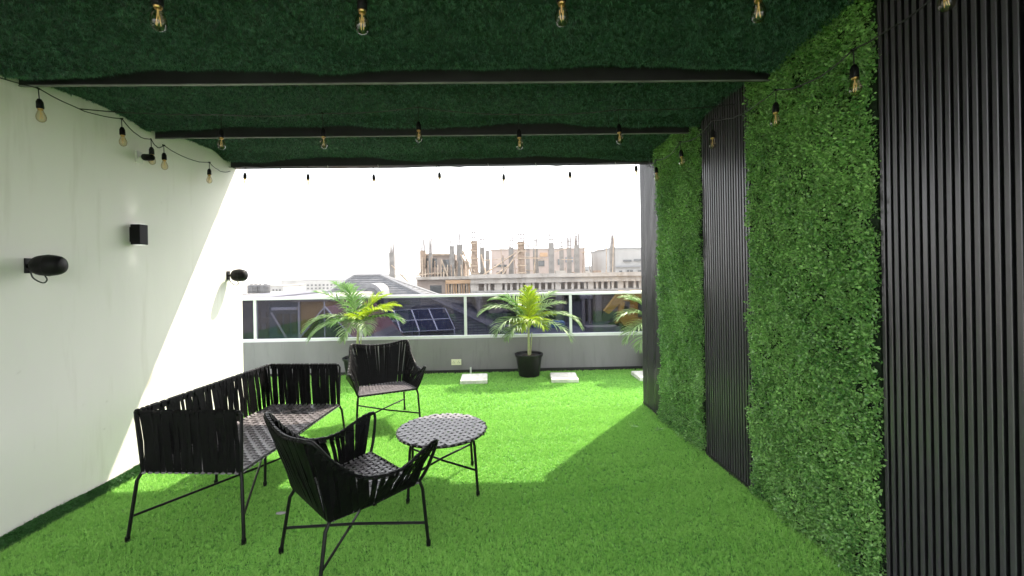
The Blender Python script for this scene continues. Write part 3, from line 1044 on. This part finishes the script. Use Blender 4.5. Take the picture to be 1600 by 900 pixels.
# ------------------------------------------------------------------ things on the white wall
def speaker(y, z, label, ang, L=.10):
    t = thing('wall_speaker', (-2.87, y, z), label, 'speaker', 'speakers on the white wall')
    MB().box((.0, -.022, -.045), (.008, .022, .045)).build('bracket_plate', 'black_metal', t)
    MB().tube([(.006, 0, 0), (.06, .0, 0)], .012, 8).build('bracket_arm', 'black_metal', t, True)
    m = MB()
    prof = []
    for k in range(13):
        a = math.pi * k / 12
        prof.append((.064 * max(0.0, math.sin(a)) ** .42, -math.cos(a) * (L + .01)))
    m.lathe(prof, 24)
    b = m.build('body', 'black_plastic', t, True, loc=(.055 + L, 0, 0))
    b.rotation_euler = (0, rad(90), ang)
    MB().lathe([(.0638, -.004), (.0655, -.004), (.0655, .004), (.0638, .004)], 24).build('grille_ring', 'black_metal', b, True)
    MB().tube(catmull([(.012, 0, -.03), (.03, .0, -.075), (.075, .01, -.105), (.10, .01, -.085), (.09, .0, -.05)], 5), .004, 6).build('cord', 'cable', t, True)


speaker(2.57, 1.61, 'black oval wall speaker with dangling cord, on the shaded part of the white wall', rad(12), .067)
speaker(4.39, 1.54, 'black oval wall speaker on the sunlit end of the white wall', rad(12), .062)

t = thing('wall_light', (-2.87, 3.285, 1.785), 'black box wall light fixed to the white wall', 'wall light')
MB().bevbox((.012, -.038, 0), (.085, .038, .155), .003).build('housing', 'black_plastic', t)
MB().box((.0, -.03, .02), (.0118, .03, .135)).build('back_plate', 'black_metal', t)
for zz, up in ((.1552, 1), (-.004, -1)):
    MB().box((.025, -.025, zz), (.075, .025, zz + .0038)).build('lens', 'lamp_glow', t)
    ld = bpy.data.lights.new('wall_lamp', 'SPOT'); ld.energy = .055; ld.spot_size = rad(75); ld.spot_blend = .8
    ld.color = (1, .97, .92); ld.shadow_soft_size = .012
    lo = bpy.data.objects.new('lamp', ld); col.objects.link(lo); lo.parent = t
    lo.location = (.045, 0, .165 if up > 0 else -.010); lo.rotation_euler = (rad(180) if up > 0 else 0, 0, 0)
MB().box((.016, .0382, .004), (.082, .0395, .148)).build('lit_side', 'white_metal', t)  # pale plate stands in for daylight on the side facing the opening

t = thing('security_camera', (-2.87, 3.344, 2.48), 'small black camera on white bracket high on the white wall', 'camera')
MB().bevbox((0, -.03, -.045), (.012, .03, .045), .002).build('mount_plate', 'pipe_white', t)
MB().tube([(.01, 0, 0), (.05, 0, 0)], .012, 8).build('bracket_arm', 'pipe_white', t, True)
b = MB().tube([(.045, 0, 0), (.05, 0, 0), (.13, -.03, -.012), (.135, -.032, -.012)], [.018, .026, .024, .018], 14).build('body', 'black_plastic', t, True)

# bits lying on the turf
def sprig(loc, label, sc=1.0):
    V, F = [], []
    r = random.Random(int(loc[0] * 1000))
    for k in range(9):
        a = r.uniform(0, 6.28); d = Vector((math.cos(a), math.sin(a), r.uniform(.05, .7))).normalized()
        o = Vector((r.uniform(-.02, .02), r.uniform(-.02, .02), .03)); sd = d.cross(Vector((0, 0, 1))).normalized() * .006 * sc
        b = len(V); ll = r.uniform(.018, .03) * sc
        V += [tuple(o), tuple(o + d * ll * .5 + sd), tuple(o + d * ll), tuple(o + d * ll * .5 - sd)]
        F += [(b, b + 1, b + 2), (b, b + 2, b + 3)]
    m = MB(); m.v = V; m.f = F
    m.tube([(-.03 * sc, 0, .014), (0, 0, .026), (.03 * sc, .01, .03)], .0015, 5)
    me = m.mesh('leaf_sprig')
    a = me.attributes.new('tone', 'FLOAT', 'POINT'); a.data.foreach_set('value', [.5 + .3 * math.sin(i) for i in range(len(me.vertices))])
    o = link('leaf_sprig', me, 'leaf', loc=loc)
    tag(o, label, 'sprig', 'leaf sprigs fallen on the turf')


sprig((1.42, 3.86, 0), 'larger green leaf sprig fallen on the turf by the leaf panel', 1.8)
sprig((1.22, 3.95, 0), 'small green leaf sprig lying loose on the turf', 1.3)
m = MB().prism([(-.03, -.01), (.0, -.016), (.032, -.006), (.028, .010), (-.01, .014), (-.034, .006)], .022, .027, 'z')
tag(m.build('paper_scrap', 'white_wall', loc=(-1.43, 2.66, 0)), 'small white scrap lying on the turf under the seats', 'scrap')


# ------------------------------------------------------------------ the city beyond the balustrade
def at(px, py, Y):
    """metre position of a sight line at real distance Y"""
    return Vector(((px - 787) / 650 * Y, Y, 1.52 - (py - (426.4 - (px - 787) * .0166)) / 650 * Y))


def bbox(px0, px1, py, Y, depth, z0, name, m, parent, org):
    a, b = at(px0, py, Y), at(px1, py, Y)
    return MB().box(Vector((a.x, Y, z0)) - org, Vector((b.x, Y + depth, a.z)) - org).build(name, m, parent)


def grid_windows(parent, org, Y, xs, zs, w, h, m='dark_window', frame=None):
    me = MB().box((-w / 2, -.06, 0), (w / 2, .0, h)).mesh('window'); me.materials.append(MATS[m])
    fr = None
    if frame:
        fr = MB().box((-w / 2 - .08, -.16, -.12), (w / 2 + .08, .0, -.002)).mesh('sill'); fr.materials.append(MATS[frame])
    for x in xs:
        for z in zs:
            o = link('window', me, None, parent, loc=Vector((x, Y - .002, z)) - org)
            if fr:
                link('sill', fr, None, o)


# --- unfinished concrete frame building
YC = 32.0
org = Vector((8, YC, -10))
cb = thing('construction_building', org, 'unfinished concrete frame building with bare columns and steel rods on top', 'building')


def cbox(lo, hi, name, m, parent=None):
    return MB().box(Vector(lo) - org, Vector(hi) - org).build(name, m, parent or cb)


x0, x1 = at(735, 430, YC).x, 24.0
cbox((x0, YC, .72), (x1, YC + 14, 1.12), 'slab', 'concrete_pale')
cbox((x0 - .1, YC - .25, 1.121), (x1, YC - .002, 1.42), 'parapet', 'concrete_pale')
cbox((x0, YC + .2, -.02), (x1, YC + 13.8, .16), 'slab', 'concrete')
cbox((x0, YC + .2, -3.3), (x1, YC + 13.8, -3.0), 'slab', 'concrete')
cbox((x0 + .3, YC + 6.0, -10), (x1 - .3, YC + 6.3, .71), 'core_wall', 'mid_wall')
mull = MB().box((-.09, 0, 0), (.09, .22, .558)).mesh('mullion'); mull.materials.append(MATS['concrete_pale'])
mull2 = MB().box((-.22, 0, 0), (.22, .3, .558)).mesh('mullion'); mull2.materials.append(MATS['concrete_pale'])
x = x0 + .2; k = 0
rr = random.Random(4)
while x < 14:
    link('mullion', mull2 if k % 5 == 0 else mull, None, cb, loc=Vector((x, YC + .25 + rr.uniform(-.03, .05), .161)) - org)
    x += rr.choice((.30, .42, .5, .62)); k += 1
cbox((x0, YC + 1.1, .161), (x1, YC + 1.2, .719), 'infill_wall', 'blockwork')
for k in range(9):
    xx = x0 + .4 + k * 3.1
    cbox((xx, YC + .25, -10), (xx + .45, YC + .7, -3.301), 'column', 'concrete')
    cbox((xx, YC + .25, -2.999), (xx + .45, YC + .7, -.021), 'column', 'concrete')
for k in range(7):
    xx = x0 + 1.1 + k * 3.1
    cbox((xx, YC + 1.0, -2.998), (xx + 1.7, YC + 1.14, -.9 - .5 * (k % 2)), 'infill_wall', 'dark_wall' if k % 2 else 'mid_wall')


def rebar_column(px, ptop, prebar, Y, w=.36, zb=1.121, formed=False, parent=None, wob=0):
    a = at(px, ptop, Y); r = at(px, prebar, Y)
    o = Vector((a.x, Y, zb)) - org
    h = a.z - zb
    c = MB().box((-w / 2, -w / 2, 0), (w / 2, w / 2, h)).build('column', 'formwork' if formed else 'column_concrete', cb, loc=o)
    m = MB()
    hh = r.z - a.z
    for sx in (-1, 0, 1):
        for sy in (-1, 1):
            m.tube([(sx * w * .36, sy * w * .36, h - .002), (sx * w * .36 + random.uniform(-.05, .05), sy * w * .36, h + hh * random.uniform(.75, 1.0))], .034, 4)
    for q in (.25, .55):
        m.tube([(-w * .38, -w * .38, h + hh * q), (w * .38, -w * .38, h + hh * q), (w * .38, w * .38, h + hh * q), (-w * .38, w * .38, h + hh * q)], .022, 4, closed=True)
    m.build('rebar', 'rebar', c)
    if formed:
        for q in range(5):
            z = h * (.12 + .2 * q)
            MB().box((-w * .72, -w * .62, z), (w * .72, -w * .51, z + .09)).build('clamp', 'timber', c)
            MB().box((-w * .62, -w * .72, z + .1), (-w * .51, w * .72, z + .18)).build('clamp', 'timber', c)


for (px, pt, pr, Y, w, fm) in ((742, 377, 352, 32.6, .44, 1), (754, 387, 364, 33.5, .36, 0), (762, 392, 370, 36, .34, 0), (799, 387, 367, 33, .38, 0),
                               (815, 378, 357, 32.6, .52, 1), (825, 395, 376, 38, .34, 0), (837, 389, 366, 35, .40, 0), (862, 380, 357, 32.6, .40, 0),
                               (878, 390, 370, 38, .36, 0), (890, 389, 367, 36, .36, 0), (902, 383, 359, 33.5, .38, 0), (958, 385, 364, 33, .36, 0)):
    rebar_column(px, pt, pr, Y, w, formed=fm)
# raking props
for (a, b) in (((742, 425, 32.2), (719, 388, 35.0)), ((752, 432, 32.2), (806, 395, 32.9)), ((783, 432, 32.3), (812, 392, 32.3)), ((760, 430, 32.4), (752, 398, 33.0)), ((770, 433, 32.2), (795, 415, 32.8))):
    A, B = at(*a), at(*b)
    MB().tube([Vector((A.x, A.y, max(A.z, 1.121))) - org, B - org], .06, 6).build('raking_prop', 'timber', cb)
for k in range(34):
    xx = x0 + .3 + rr.random() ** 1.3 * 11.5; yy = YC + rr.uniform(.4, 4.5); h = rr.uniform(.7, 3.2)
    MB().tube([Vector((xx, yy, 1.121)) - org, Vector((xx + rr.uniform(-.15, .15), yy, 1.121 + h)) - org], .035, 5).build('scaffold_pole', rr.choice(('timber', 'timber', 'column_concrete', 'formwork')), cb)
for k in range(9):
    xx = x0 + .3 + rr.random() * 9; yy = YC + rr.uniform(.5, 3.5); z = 1.2 + rr.uniform(.4, 2.2)
    MB().tube([Vector((xx, yy, z)) - org, Vector((xx + rr.uniform(.8, 2.2), yy, z + rr.uniform(-.3, .3))) - org], .03, 5).build('scaffold_pole', 'timber', cb)
# stacked boards and bags on the slab
for k in range(16):
    xx = x0 + .6 + k * .62 + rr.uniform(-.2, .2); yy = YC + .6 + rr.uniform(0, 1.5)
    hh = rr.uniform(.18, .5)
    o = cbox((xx, yy, 1.122), (xx + rr.uniform(.25, .8), yy + .4, 1.122 + hh), 'board_stack', rr.choice(('timber', 'formwork', 'concrete_pale', 'blockwork')))

# --- block house with timber shoring, left of the frame
YB = 34.0
org = Vector((at(700, 430, YB).x, YB, -10))
bh = thing('shored_house', org, 'half-built brown block house wrapped in timber props', 'building')


def hb(px0, px1, pt, pb, Y, d, name, m):
    a, b = at(px0, pt, Y), at(px1, pb, Y)
    return MB().box(Vector((a.x, Y, b.z)) - org, Vector((b.x, Y + d, a.z)) - org).build(name, m, bh)


hb(652, 736, 436, 1200, YB, 8, 'lower_storey', 'blockwork')
hb(658, 712, 399, 434, YB + .8, 5, 'upper_wall', 'blockwork')
hb(712, 727, 407, 434, YB + .6, 4, 'upper_wall', 'formwork')
hb(650, 742, 433, 436, YB - .5, 9, 'slab', 'concrete_pale')
hb(655, 700, 426, 428, YB + .2, 1.2, 'platform', 'timber')
hb(661, 710, 397, 399, YB + .6, 5.5, 'roof_plate', 'timber')
for (a, b, c, d) in ((664, 670, 404, 418), (676, 683, 404, 418), (690, 702, 406, 418), (711, 716, 418, 432), (690, 699, 420, 426)):
    hb(a, b, c, d, YB + .74, .05, 'window', 'dark_window')
for (a, b, c, d) in ((672, 690, 446, 458), (700, 706, 444, 457), (712, 717, 444, 457), (724, 729, 444, 457)):
    hb(a, b, c, d, YB - .06, .05, 'window', 'dark_window')
for px in range(660, 738, 5):
    jx = rr.uniform(-1.5, 1.5)
    A, B = at(px + jx, 434, YB - .3), at(px + jx * .3 + rr.uniform(-1, 1), rr.choice((396, 402, 408, 414, 420)), YB + .1)
    MB().tube([Vector((A.x, A.y, A.z)) - org, B - org], .055, 5).build('timber_prop', rr.choice(('timber', 'formwork')), bh)
for px in range(697, 738, 4):
    A, B = at(px, 460, YB - .35), at(px + rr.uniform(-1, 1), 437, YB - .3)
    MB().tube([A - org, B - org], .06, 5).build('timber_prop', 'orange_patch' if px % 3 else 'timber', bh)
hb(697, 737, 438, 443, YB - .5, .14, 'shutter_board', 'orange_patch')
for (a, b) in (((720, 398), (733, 420)), ((724, 392), (736, 425)), ((700, 432), (690, 405)), ((652, 430), (690, 427))):
    A, B = at(*a, YB - .2), at(*b, YB - .1)
    MB().tube([A - org, B - org], .07, 5).build('raking_prop', 'timber', bh)
for (px, pt, pr, w) in ((662, 392, 372, .42), (674, 396, 370, .26), (707, 385, 363, .36), (719, 383, 362, .46)):
    A, T, Rb = at(px, 434, YB + .3), at(px, pt, YB + .3), at(px, pr, YB + .3)
    c = MB().box(Vector((A.x - w / 2, YB + .1, A.z)) - org, Vector((A.x + w / 2, YB + .1 + w, T.z)) - org).build('column', 'formwork' if px in (662,) else 'column_concrete', bh)
    m = MB()
    for sx in (-.35, 0, .35):
        for sy in (.2, .8):
            m.tube([Vector((A.x + sx * w, YB + .1 + w * sy, T.z)) - org, Vector((A.x + sx * w + rr.uniform(-.04, .04), YB + .1 + w * sy, T.z + (Rb.z - T.z) * rr.uniform(.8, 1))) - org], .034, 4)
    m.build('rebar', 'rebar', c)

# lone column
A, T, Rb = at(614, 470, 33), at(614, 395, 33), at(614, 377, 33)
lc = thing('lone_column', (A.x, 33, -10), 'single bare concrete column with steel rods behind the tiled roof', 'column')
MB().box((-.19, -.19, 0), (.19, .19, T.z + 10)).build('shaft', 'column_concrete', lc)
m = MB()
for sx in (-.13, 0, .13):
    for sy in (-.13, .13):
        m.tube([(sx, sy, T.z + 9.99), (sx + rr.uniform(-.04, .04), sy, Rb.z + 10)], .034, 4)
m.build('rebar', 'rebar', lc)
B = at(638, 440, 32.6)
MB().tube([(0, -.2, T.z + 10 - 1.0), (B.x - A.x, B.y - 33, B.z + 10)], .05, 5).build('raking_prop', 'timber', lc)

# --- tiled hip roof house
org = Vector((-9.5, 30, -10))
hh = thing('tiled_house', org, 'grey tiled hip roof house with white arched gable', 'house')
RL, RR, RZT = -10.7, -8.8, 1.50
ez, ex0, ex1, ey0, ey1 = -2.3, -15.2, .2, 25.6, 34.4
MB().box(Vector((ex0 + .7, ey0 + .7, -10)) - org, Vector((ex1 - .7, ey1 - .7, ez + .05)) - org).build('walls', 'mid_wall', hh)
V = [Vector(p) - org for p in ((ex0, ey0, ez), (ex1, ey0, ez), (ex1, ey1, ez), (ex0, ey1, ez), (RL, 30, RZT), (RR, 30, RZT))]
m = MB(); m.add(V, [(0, 1, 5, 4), (1, 2, 5), (2, 3, 4, 5), (3, 0, 4), (3, 2, 1, 0)])
rf = m.build('roof', 'roof_tile', hh)
# tile courses: raised rows following the two roof faces in view
def course(p0, p1, q0, q1, n):
    for i in range(n):
        u = (i + .5) / n
        a, b = Vector(p0).lerp(Vector(q0), u), Vector(p1).lerp(Vector(q1), u)
        m2 = MB().tube([a - org + Vector((0, 0, .02)), b - org + Vector((0, 0, .0))], .028, 4)
        m2.build('tile_course', 'roof_tile', rf)
course((RL, 30, RZT), (RR, 30, RZT), (ex0, ey0, ez), (ex1, ey0, ez), 26)
course((RR, 30, RZT), (RR, 30, RZT), (ex1, ey0, ez), (ex1, ey1, ez), 26)
for a, b in (((RL, 30, RZT), (RR, 30, RZT)), ((RR, 30, RZT), (ex1, ey0, ez)), ((RL, 30, RZT), (ex0, ey0, ez)), ((RR, 30, RZT), (ex1, ey1, ez))):
    MB().tube([Vector(a) - org, Vector(b) - org], .13, 6).build('ridge_tile', 'ridge_tile', rf)
# arched gable
c = at(577, 452, 26.5)
arch = [(c.x + 1.05 * math.cos(a) * .8, c.z - .9 + 1.25 * math.sin(a)) for a in [math.pi * k / 14 for k in range(15)]] + [(c.x - .84, -2.2), (c.x + .84, -2.2)]
arch2 = [(c.x + .62 * math.cos(a), c.z - .9 + 1.0 * math.sin(a)) for a in [math.pi * k / 14 for k in range(15)]] + [(c.x - .62, -2.15), (c.x + .62, -2.15)]
ga = MB().prism([(p[0] - org.x, p[1] - org.z) for p in arch], 26.9 - org.y, 29.0 - org.y).build('gable', 'ridge_tile', hh)
MB().prism([(p[0] - org.x, p[1] - org.z) for p in arch2], 26.84 - org.y, 26.899 - org.y).build('gable_panel', 'roof_tile', ga)

# --- solar array on a rack above a lower roof
so = at(588, 486, 25.0)
sa = thing('solar_array', (so.x, so.y, -3.4), 'rack of dark blue solar panels seen through the tinted glass', 'solar panels')
U = Vector((1.0, .30, 0)).normalized(); W = Vector((.42, -.80, -.62)).normalized(); Nn = U.cross(W)
if Nn.z < 0:
    Nn = -Nn
base = Vector((0, 0, so.z + 3.4))
for i in range(4):
    for j in range(2):
        o = base + U * (1.04 * i) + W * (1.02 * j)
        q = [o, o + U * 1.0, o + U * 1.0 + W * .98, o + W * .98]
        m = MB(); m.add(q + [p - Nn * .04 for p in q], [(0, 1, 2, 3), (7, 6, 5, 4), (0, 4, 5, 1), (1, 5, 6, 2), (2, 6, 7, 3), (3, 7, 4, 0)])
        pn = m.build('solar_panel', 'solar_cell', sa)
        f = MB()
        for a, b in ((0, 1), (1, 2), (2, 3), (3, 0)):
            f.tube([q[a] + Nn * .004, q[b] + Nn * .004], .028, 4)
        f.build('frame', 'alu', pn)
for i in (0, 2, 4):
    for j in (.1, 1.9):
        p = base + U * (1.03 * i) + W * j - Nn * .05
        MB().tube([Vector((p.x, p.y, 0)), p], .04, 6).build('rack_leg', 'alu', sa)

# --- lower neighbours between the terrace and the building site
def block(name, label, cat, px0, px1, ptop, Y, depth, m, roofm=None, group=None, z0=-10.0):
    a, b = at(px0, ptop, Y), at(px1, ptop, Y)
    cx = (a.x + b.x) / 2
    t = thing(name, (cx, Y + depth / 2, z0), label, cat, group)
    w = (b.x - a.x) / 2
    MB().box((-w, -depth / 2, 0), (w, depth / 2, a.z - z0)).build('walls', m, t)
    if roofm:
        MB().box((-w - .12, -depth / 2 - .12, a.z - z0 + .001), (w + .12, depth / 2 + .12, a.z - z0 + .14)).build('roof_slab', roofm, t)
    return t, Vector((cx, Y + depth / 2, z0))


# podium roof in front of the building site
pd = MB().box((-6.5, 20.5, -10), (26, 31.9, -2.35)).build('podium', 'flat_roof')
pd.location = (0, 0, 0)
tag(pd, 'flat grey podium roof below the concrete frame building', 'roof')
for k in range(5):
    xx = -3.5 + k * 3.3
    o = MB().bevbox((-1.1, -.5, 0), (1.1, .5, .28 + .06 * (k % 3)), .03).build('sheet_pile', 'blue_sheet' if k % 2 == 0 else 'concrete', loc=(xx, 26.5 + (k * 37 % 5) * .7, -2.349))
    tag(o, ('pile of blue sheets on the podium roof' if k % 2 == 0 else 'pile of grey blocks on the podium roof'), 'pile', 'piles on the podium roof')
for (px, Y) in ((747, 28.0), (911, 29.0), (921, 30.5)):
    a = at(px, 468, Y)
    t = thing('site_post', (a.x, Y, -2.349), 'pale post standing on the podium roof of the building site', 'post', 'pale posts on the podium roof')
    MB().tube([(0, 0, 0), (0, 0, a.z + 2.349)], .11, 8).build('post_shaft', 'concrete_pale', t, True)
    MB().lathe([(.12, 0), (.22, .05), (.24, .25), (.10, .34), (0, .35)], 10, (0, 0, a.z + 2.349)).build('post_head', 'white_wall', t, True)

# yellow excavator
o_ = at(978, 505, 27.0)
ex = thing('excavator', (o_.x + .6, 27.0, -2.349), 'yellow digging machine with raised arm seen through the glass', 'excavator', rz=0)
B0 = o_.x + .6
def E3(px, py, y=27.0):
    p = at(px, py, y); return (p.x - B0, p.z + 2.349)
boom = [E3(*p) for p in ((943, 486), (950, 491), (972, 470), (1006, 474), (1006, 456), (968, 455))]
MB().prism(boom, -.22, .22).build('boom', 'machine_yellow', ex)
stick = [E3(*p) for p in ((969, 470), (976, 472), (970, 502), (961, 506))]
MB().prism(stick, -.16, .16).build('stick', 'machine_yellow', ex)
bucket = [E3(*p) for p in ((966, 488), (978, 489), (996, 497), (993, 506), (984, 511), (973, 509), (966, 500))]
MB().prism(bucket, -.45, .45).build('bucket', 'machine_yellow', ex)
cab = [E3(*p) for p in ((1000, 456), (1050, 456), (1055, 500), (998, 500))]
MB().prism(cab, .3, 2.0).build('cab', 'machine_yellow', ex)
MB().prism([(p[0] * .98 + .05, p[1] * .9 + .2) for p in cab], .22, .299).build('cab_window', 'dark_window', ex)
trk = [E3(*p) for p in ((962, 513), (968, 508), (1056, 508), (1062, 513))]
zt = trk[1][1]
MB().prism([(trk[0][0], .12), (trk[0][0] + .3, 0), (trk[2][0] - .3, 0), (trk[2][0], .12), (trk[2][0], zt), (trk[0][0] + .2, zt)], .1, .6).build('track', 'black_plastic', ex)
MB().prism([(trk[0][0], .12), (trk[0][0] + .3, 0), (trk[2][0] - .3, 0), (trk[2][0], .12), (trk[2][0], zt), (trk[0][0] + .2, zt)], 1.6, 2.1).build('track', 'black_plastic', ex)
MB().box((trk[1][0] + .5, .2, zt - .1), (trk[2][0] - .3, 1.9, zt + .35)).build('turntable', 'machine_yellow', ex)

# left-hand neighbours seen through the glass
t, o = block('ochre_house', 'ochre rendered neighbour house seen through the tinted glass', 'house', 469, 517, 471, 15.5, 4.5, 'ochre_wall', 'concrete_pale')
MB().box((-.56, -2.33, 5), (-.50, -2.26, at(469, 471, 15.5).z + 10)).build('corner_strip', 'white_metal', t)
t, o = block('teal_house', 'dark blue-green neighbour house with white diagonal stair rail', 'house', 424, 468, 472, 16.2, 5, 'teal_wall', 'mid_wall')
a, b = at(427, 488, 16.0), at(452, 531, 16.0)
MB().tube([a - o, b - o], .035, 6).build('stair_rail', 'white_metal', t)
a, b = at(430, 482, 16.12), at(468, 479, 16.12)
MB().box(Vector((a.x, 16.0, a.z - .05)) - o, Vector((b.x, 16.19, a.z + .05)) - o).build('ledge', 'alu', t)
for px in (436, 447, 458):
    a, b = at(px, 490, 16.15), at(px + 7, 520, 16.15)
    MB().box(Vector((a.x, 16.14, b.z)) - o, Vector((b.x, 16.199, a.z)) - o).build('window', 'dark_window', t)
t, o = block('dark_house', 'dark grey neighbour house with small windows beyond the corner post', 'house', 340, 423, 470, 17.5, 6, 'dark_wall', 'mid_wall')
for px in (402, 412):
    for py in (487, 505):
        a, b = at(px, py, 17.4), at(px + 6, py + 9, 17.4)
        MB().box(Vector((a.x, 17.42, b.z)) - o, Vector((b.x, 17.499, a.z)) - o).build('window', 'pale_window', t)
# maroon gabled shed
gx = at(515, 478, 13.0)
sh = thing('gabled_shed', (gx.x, 13.0, -10), 'small maroon gabled roof with pale barge boards below the palm', 'shed')
hz = gx.z + 10
MB().prism([(-1.0, 0), (1.3, 0), (1.3, hz - 1.5), (0, hz - .12), (-1.0, hz - 1.2)], 0, 4).build('walls', 'dark_wall', sh)
MB().prism([(0, hz), (-1.25, hz - 1.5), (-1.25, hz - 1.62), (0, hz - .10)], -.25, 4.2).build('roof_side', 'red_roof', sh)
MB().prism([(0, hz), (1.55, hz - 1.85), (1.55, hz - 1.97), (0, hz - .10)], -.25, 4.2).build('roof_side', 'red_roof', sh)
for s, w in ((-1.25, 1.5), (1.55, 1.85)):
    MB().tube([(0, -.27, hz), (s, -.27, hz - w)], .028, 5).build('barge_board', 'white_metal', sh)
MB().tube([(0, -.3, hz - 2.5), (0, -.3, hz + .15)], .02, 5).build('finial_pole', 'white_metal', sh)

# --- farther buildings above the rail
t, o = block('pink_building', 'pale pink rendered building with dark window holes behind the columns', 'building', 768, 915, 391, 62, 12, 'pink_wall', 'concrete_pale')
for (a_, b_, c_, d_, mm) in ((841, 851, 406, 416, 'dark_window'), (872, 878, 405, 414, 'dark_window'), (773, 792, 414, 417, 'dark_window'), (844, 856, 395, 401, 'orange_patch'), (884, 896, 402, 410, 'pale_window'), (776, 790, 424, 428, 'dark_window')):
    A, B = at(a_, c_, 61.9), at(b_, d_, 61.9)
    wdw = MB().box(Vector((A.x, 61.8, B.z)) - o, Vector((B.x, 61.999, A.z)) - o).build('window' if mm != 'orange_patch' else 'brick_patch', mm, t)
t, o = block('white_block', 'white building with rows of small dark windows beside the slat wall', 'building', 953, 1060, 389, 58, 12, 'white_wall', 'grey_wall')
for (a_, b_, c_, d_) in ((975, 988, 406, 409), (992, 1004, 405, 408), (969, 973, 423, 428), (981, 984, 422, 427), (986, 990, 422, 427), (998, 1003, 422, 427), (958, 962, 406, 409), (1012, 1020, 405, 409)):
    A, B = at(a_, c_, 57.9), at(b_, d_, 57.9)
    MB().box(Vector((A.x, 57.8, B.z)) - o, Vector((B.x, 57.999, A.z)) - o).build('window', 'dark_window', t)
MB().box(Vector((at(953, 418, 57.9).x, 57.7, at(953, 418, 57.9).z)) - o, Vector((at(1060, 418, 57.9).x, 57.998, at(953, 415.5, 57.9).z)) - o).build('string_course', 'grey_wall', t)
t, o = block('grey_hall', 'low grey flat-topped hall far behind the concrete frame', 'building', 912, 952, 417, 110, 20, 'grey_wall', 'white_wall')
grid_windows(t, o, 110, [at(p, 420, 110).x for p in (917, 924, 931, 938, 945)], [at(930, 425, 110).z], .7, .6)
t, o = block('white_apartments', 'long white apartment block with grid of small windows far behind the tiled roof', 'building', 443, 545, 439, 120, 14, 'white_wall', 'grey_wall')
grid_windows(t, o, 120, [at(p, 440, 120).x for p in range(448, 543, 6)], [at(490, q, 120).z for q in (447, 452, 457, 463)], .55, .5, 'dark_window')
t, o = block('white_annex', 'small white house between the water tanks and the apartment block', 'house', 426, 446, 447, 90, 10, 'white_wall', 'concrete_pale')
grid_windows(t, o, 90, [at(p, 450, 90).x for p in (431, 436, 441)], [at(435, q, 90).z for q in (455, 462)], .4, .45)
t, o = block('tank_house', 'flat roofed house carrying the black water tanks', 'house', 380, 428, 461, 55, 8, 'concrete_pale', 'concrete')
zt = at(404, 461, 55).z + .14
for px, r_ in ((398, .52), (404.5, .50), (411, .28), (419, .58)):
    a = at(px, 461, 57)
    tk = thing('water_tank', (a.x, 57, zt), {398: 'black water tank first on the roof beside the white wall', 404.5: 'black water tank second from the white wall on the roof', 411: 'slim dark water tank between the bigger tanks', 419: 'widest black water tank on the flat roof'}[px], 'water tank', 'black water tanks on the flat roof')
    MB().lathe([(r_ * .95, 0), (r_, .06), (r_, .38), (r_ * 1.04, .40), (r_, .43), (r_, .8), (r_ * 1.04, .82), (r_, .85), (r_ * .97, 1.1), (r_ * .4, 1.22)], 18).build('tank_shell', 'tank_black', tk, True)
    MB().lathe([(r_ * .38, 1.221), (r_ * .38, 1.27), (0, 1.29)], 12).build('tank_lid', 'tank_black', tk, True)
# distant rooftops out to the horizon
rr = random.Random(11)
for k in range(30):
    Y = rr.uniform(170, 900)
    px = rr.uniform(150, 1250)
    top = rr.uniform(-6, 1.5) + (Y / 900) * 2.0
    w = rr.uniform(6, 16); d = rr.uniform(8, 16)
    x = (px - 787) / 650 * Y
    t = thing('distant_building', (x, Y, -10), 'pale flat-roofed building far off on the white skyline', 'building', 'distant buildings on the skyline')
    MB().box((-w, -d, 0), (w, d, top + 10)).build('walls', rr.choice(('white_wall', 'grey_wall', 'concrete_pale')), t)
    MB().box((-w - .3, -d - .3, top + 10.001), (w + .3, d + .3, top + 10.4)).build('roof_slab', 'grey_wall', t)


# ------------------------------------------------------------------ the pale humid air over the city
hz_m = bpy.data.materials.new('haze_air'); hz_m.use_nodes = True
hn = hz_m.node_tree.nodes; hn.remove(hn['Principled BSDF'])
pv = hn.new('ShaderNodeVolumePrincipled'); pv.inputs['Color'].default_value = (.93, .94, .95, 1)
pv.inputs['Density'].default_value = 0.0011; pv.inputs['Anisotropy'].default_value = 0.2
hz_m.node_tree.links.new(pv.outputs[0], hn['Material Output'].inputs['Volume'])
MATS['haze_air'] = hz_m
hz = MB().box((-4100, -1000, -11), (4100, 6100, 7.5)).build('haze', 'haze_air')
tag(hz, 'thin pale haze hanging over the city beyond the terrace', 'haze', kind='stuff')
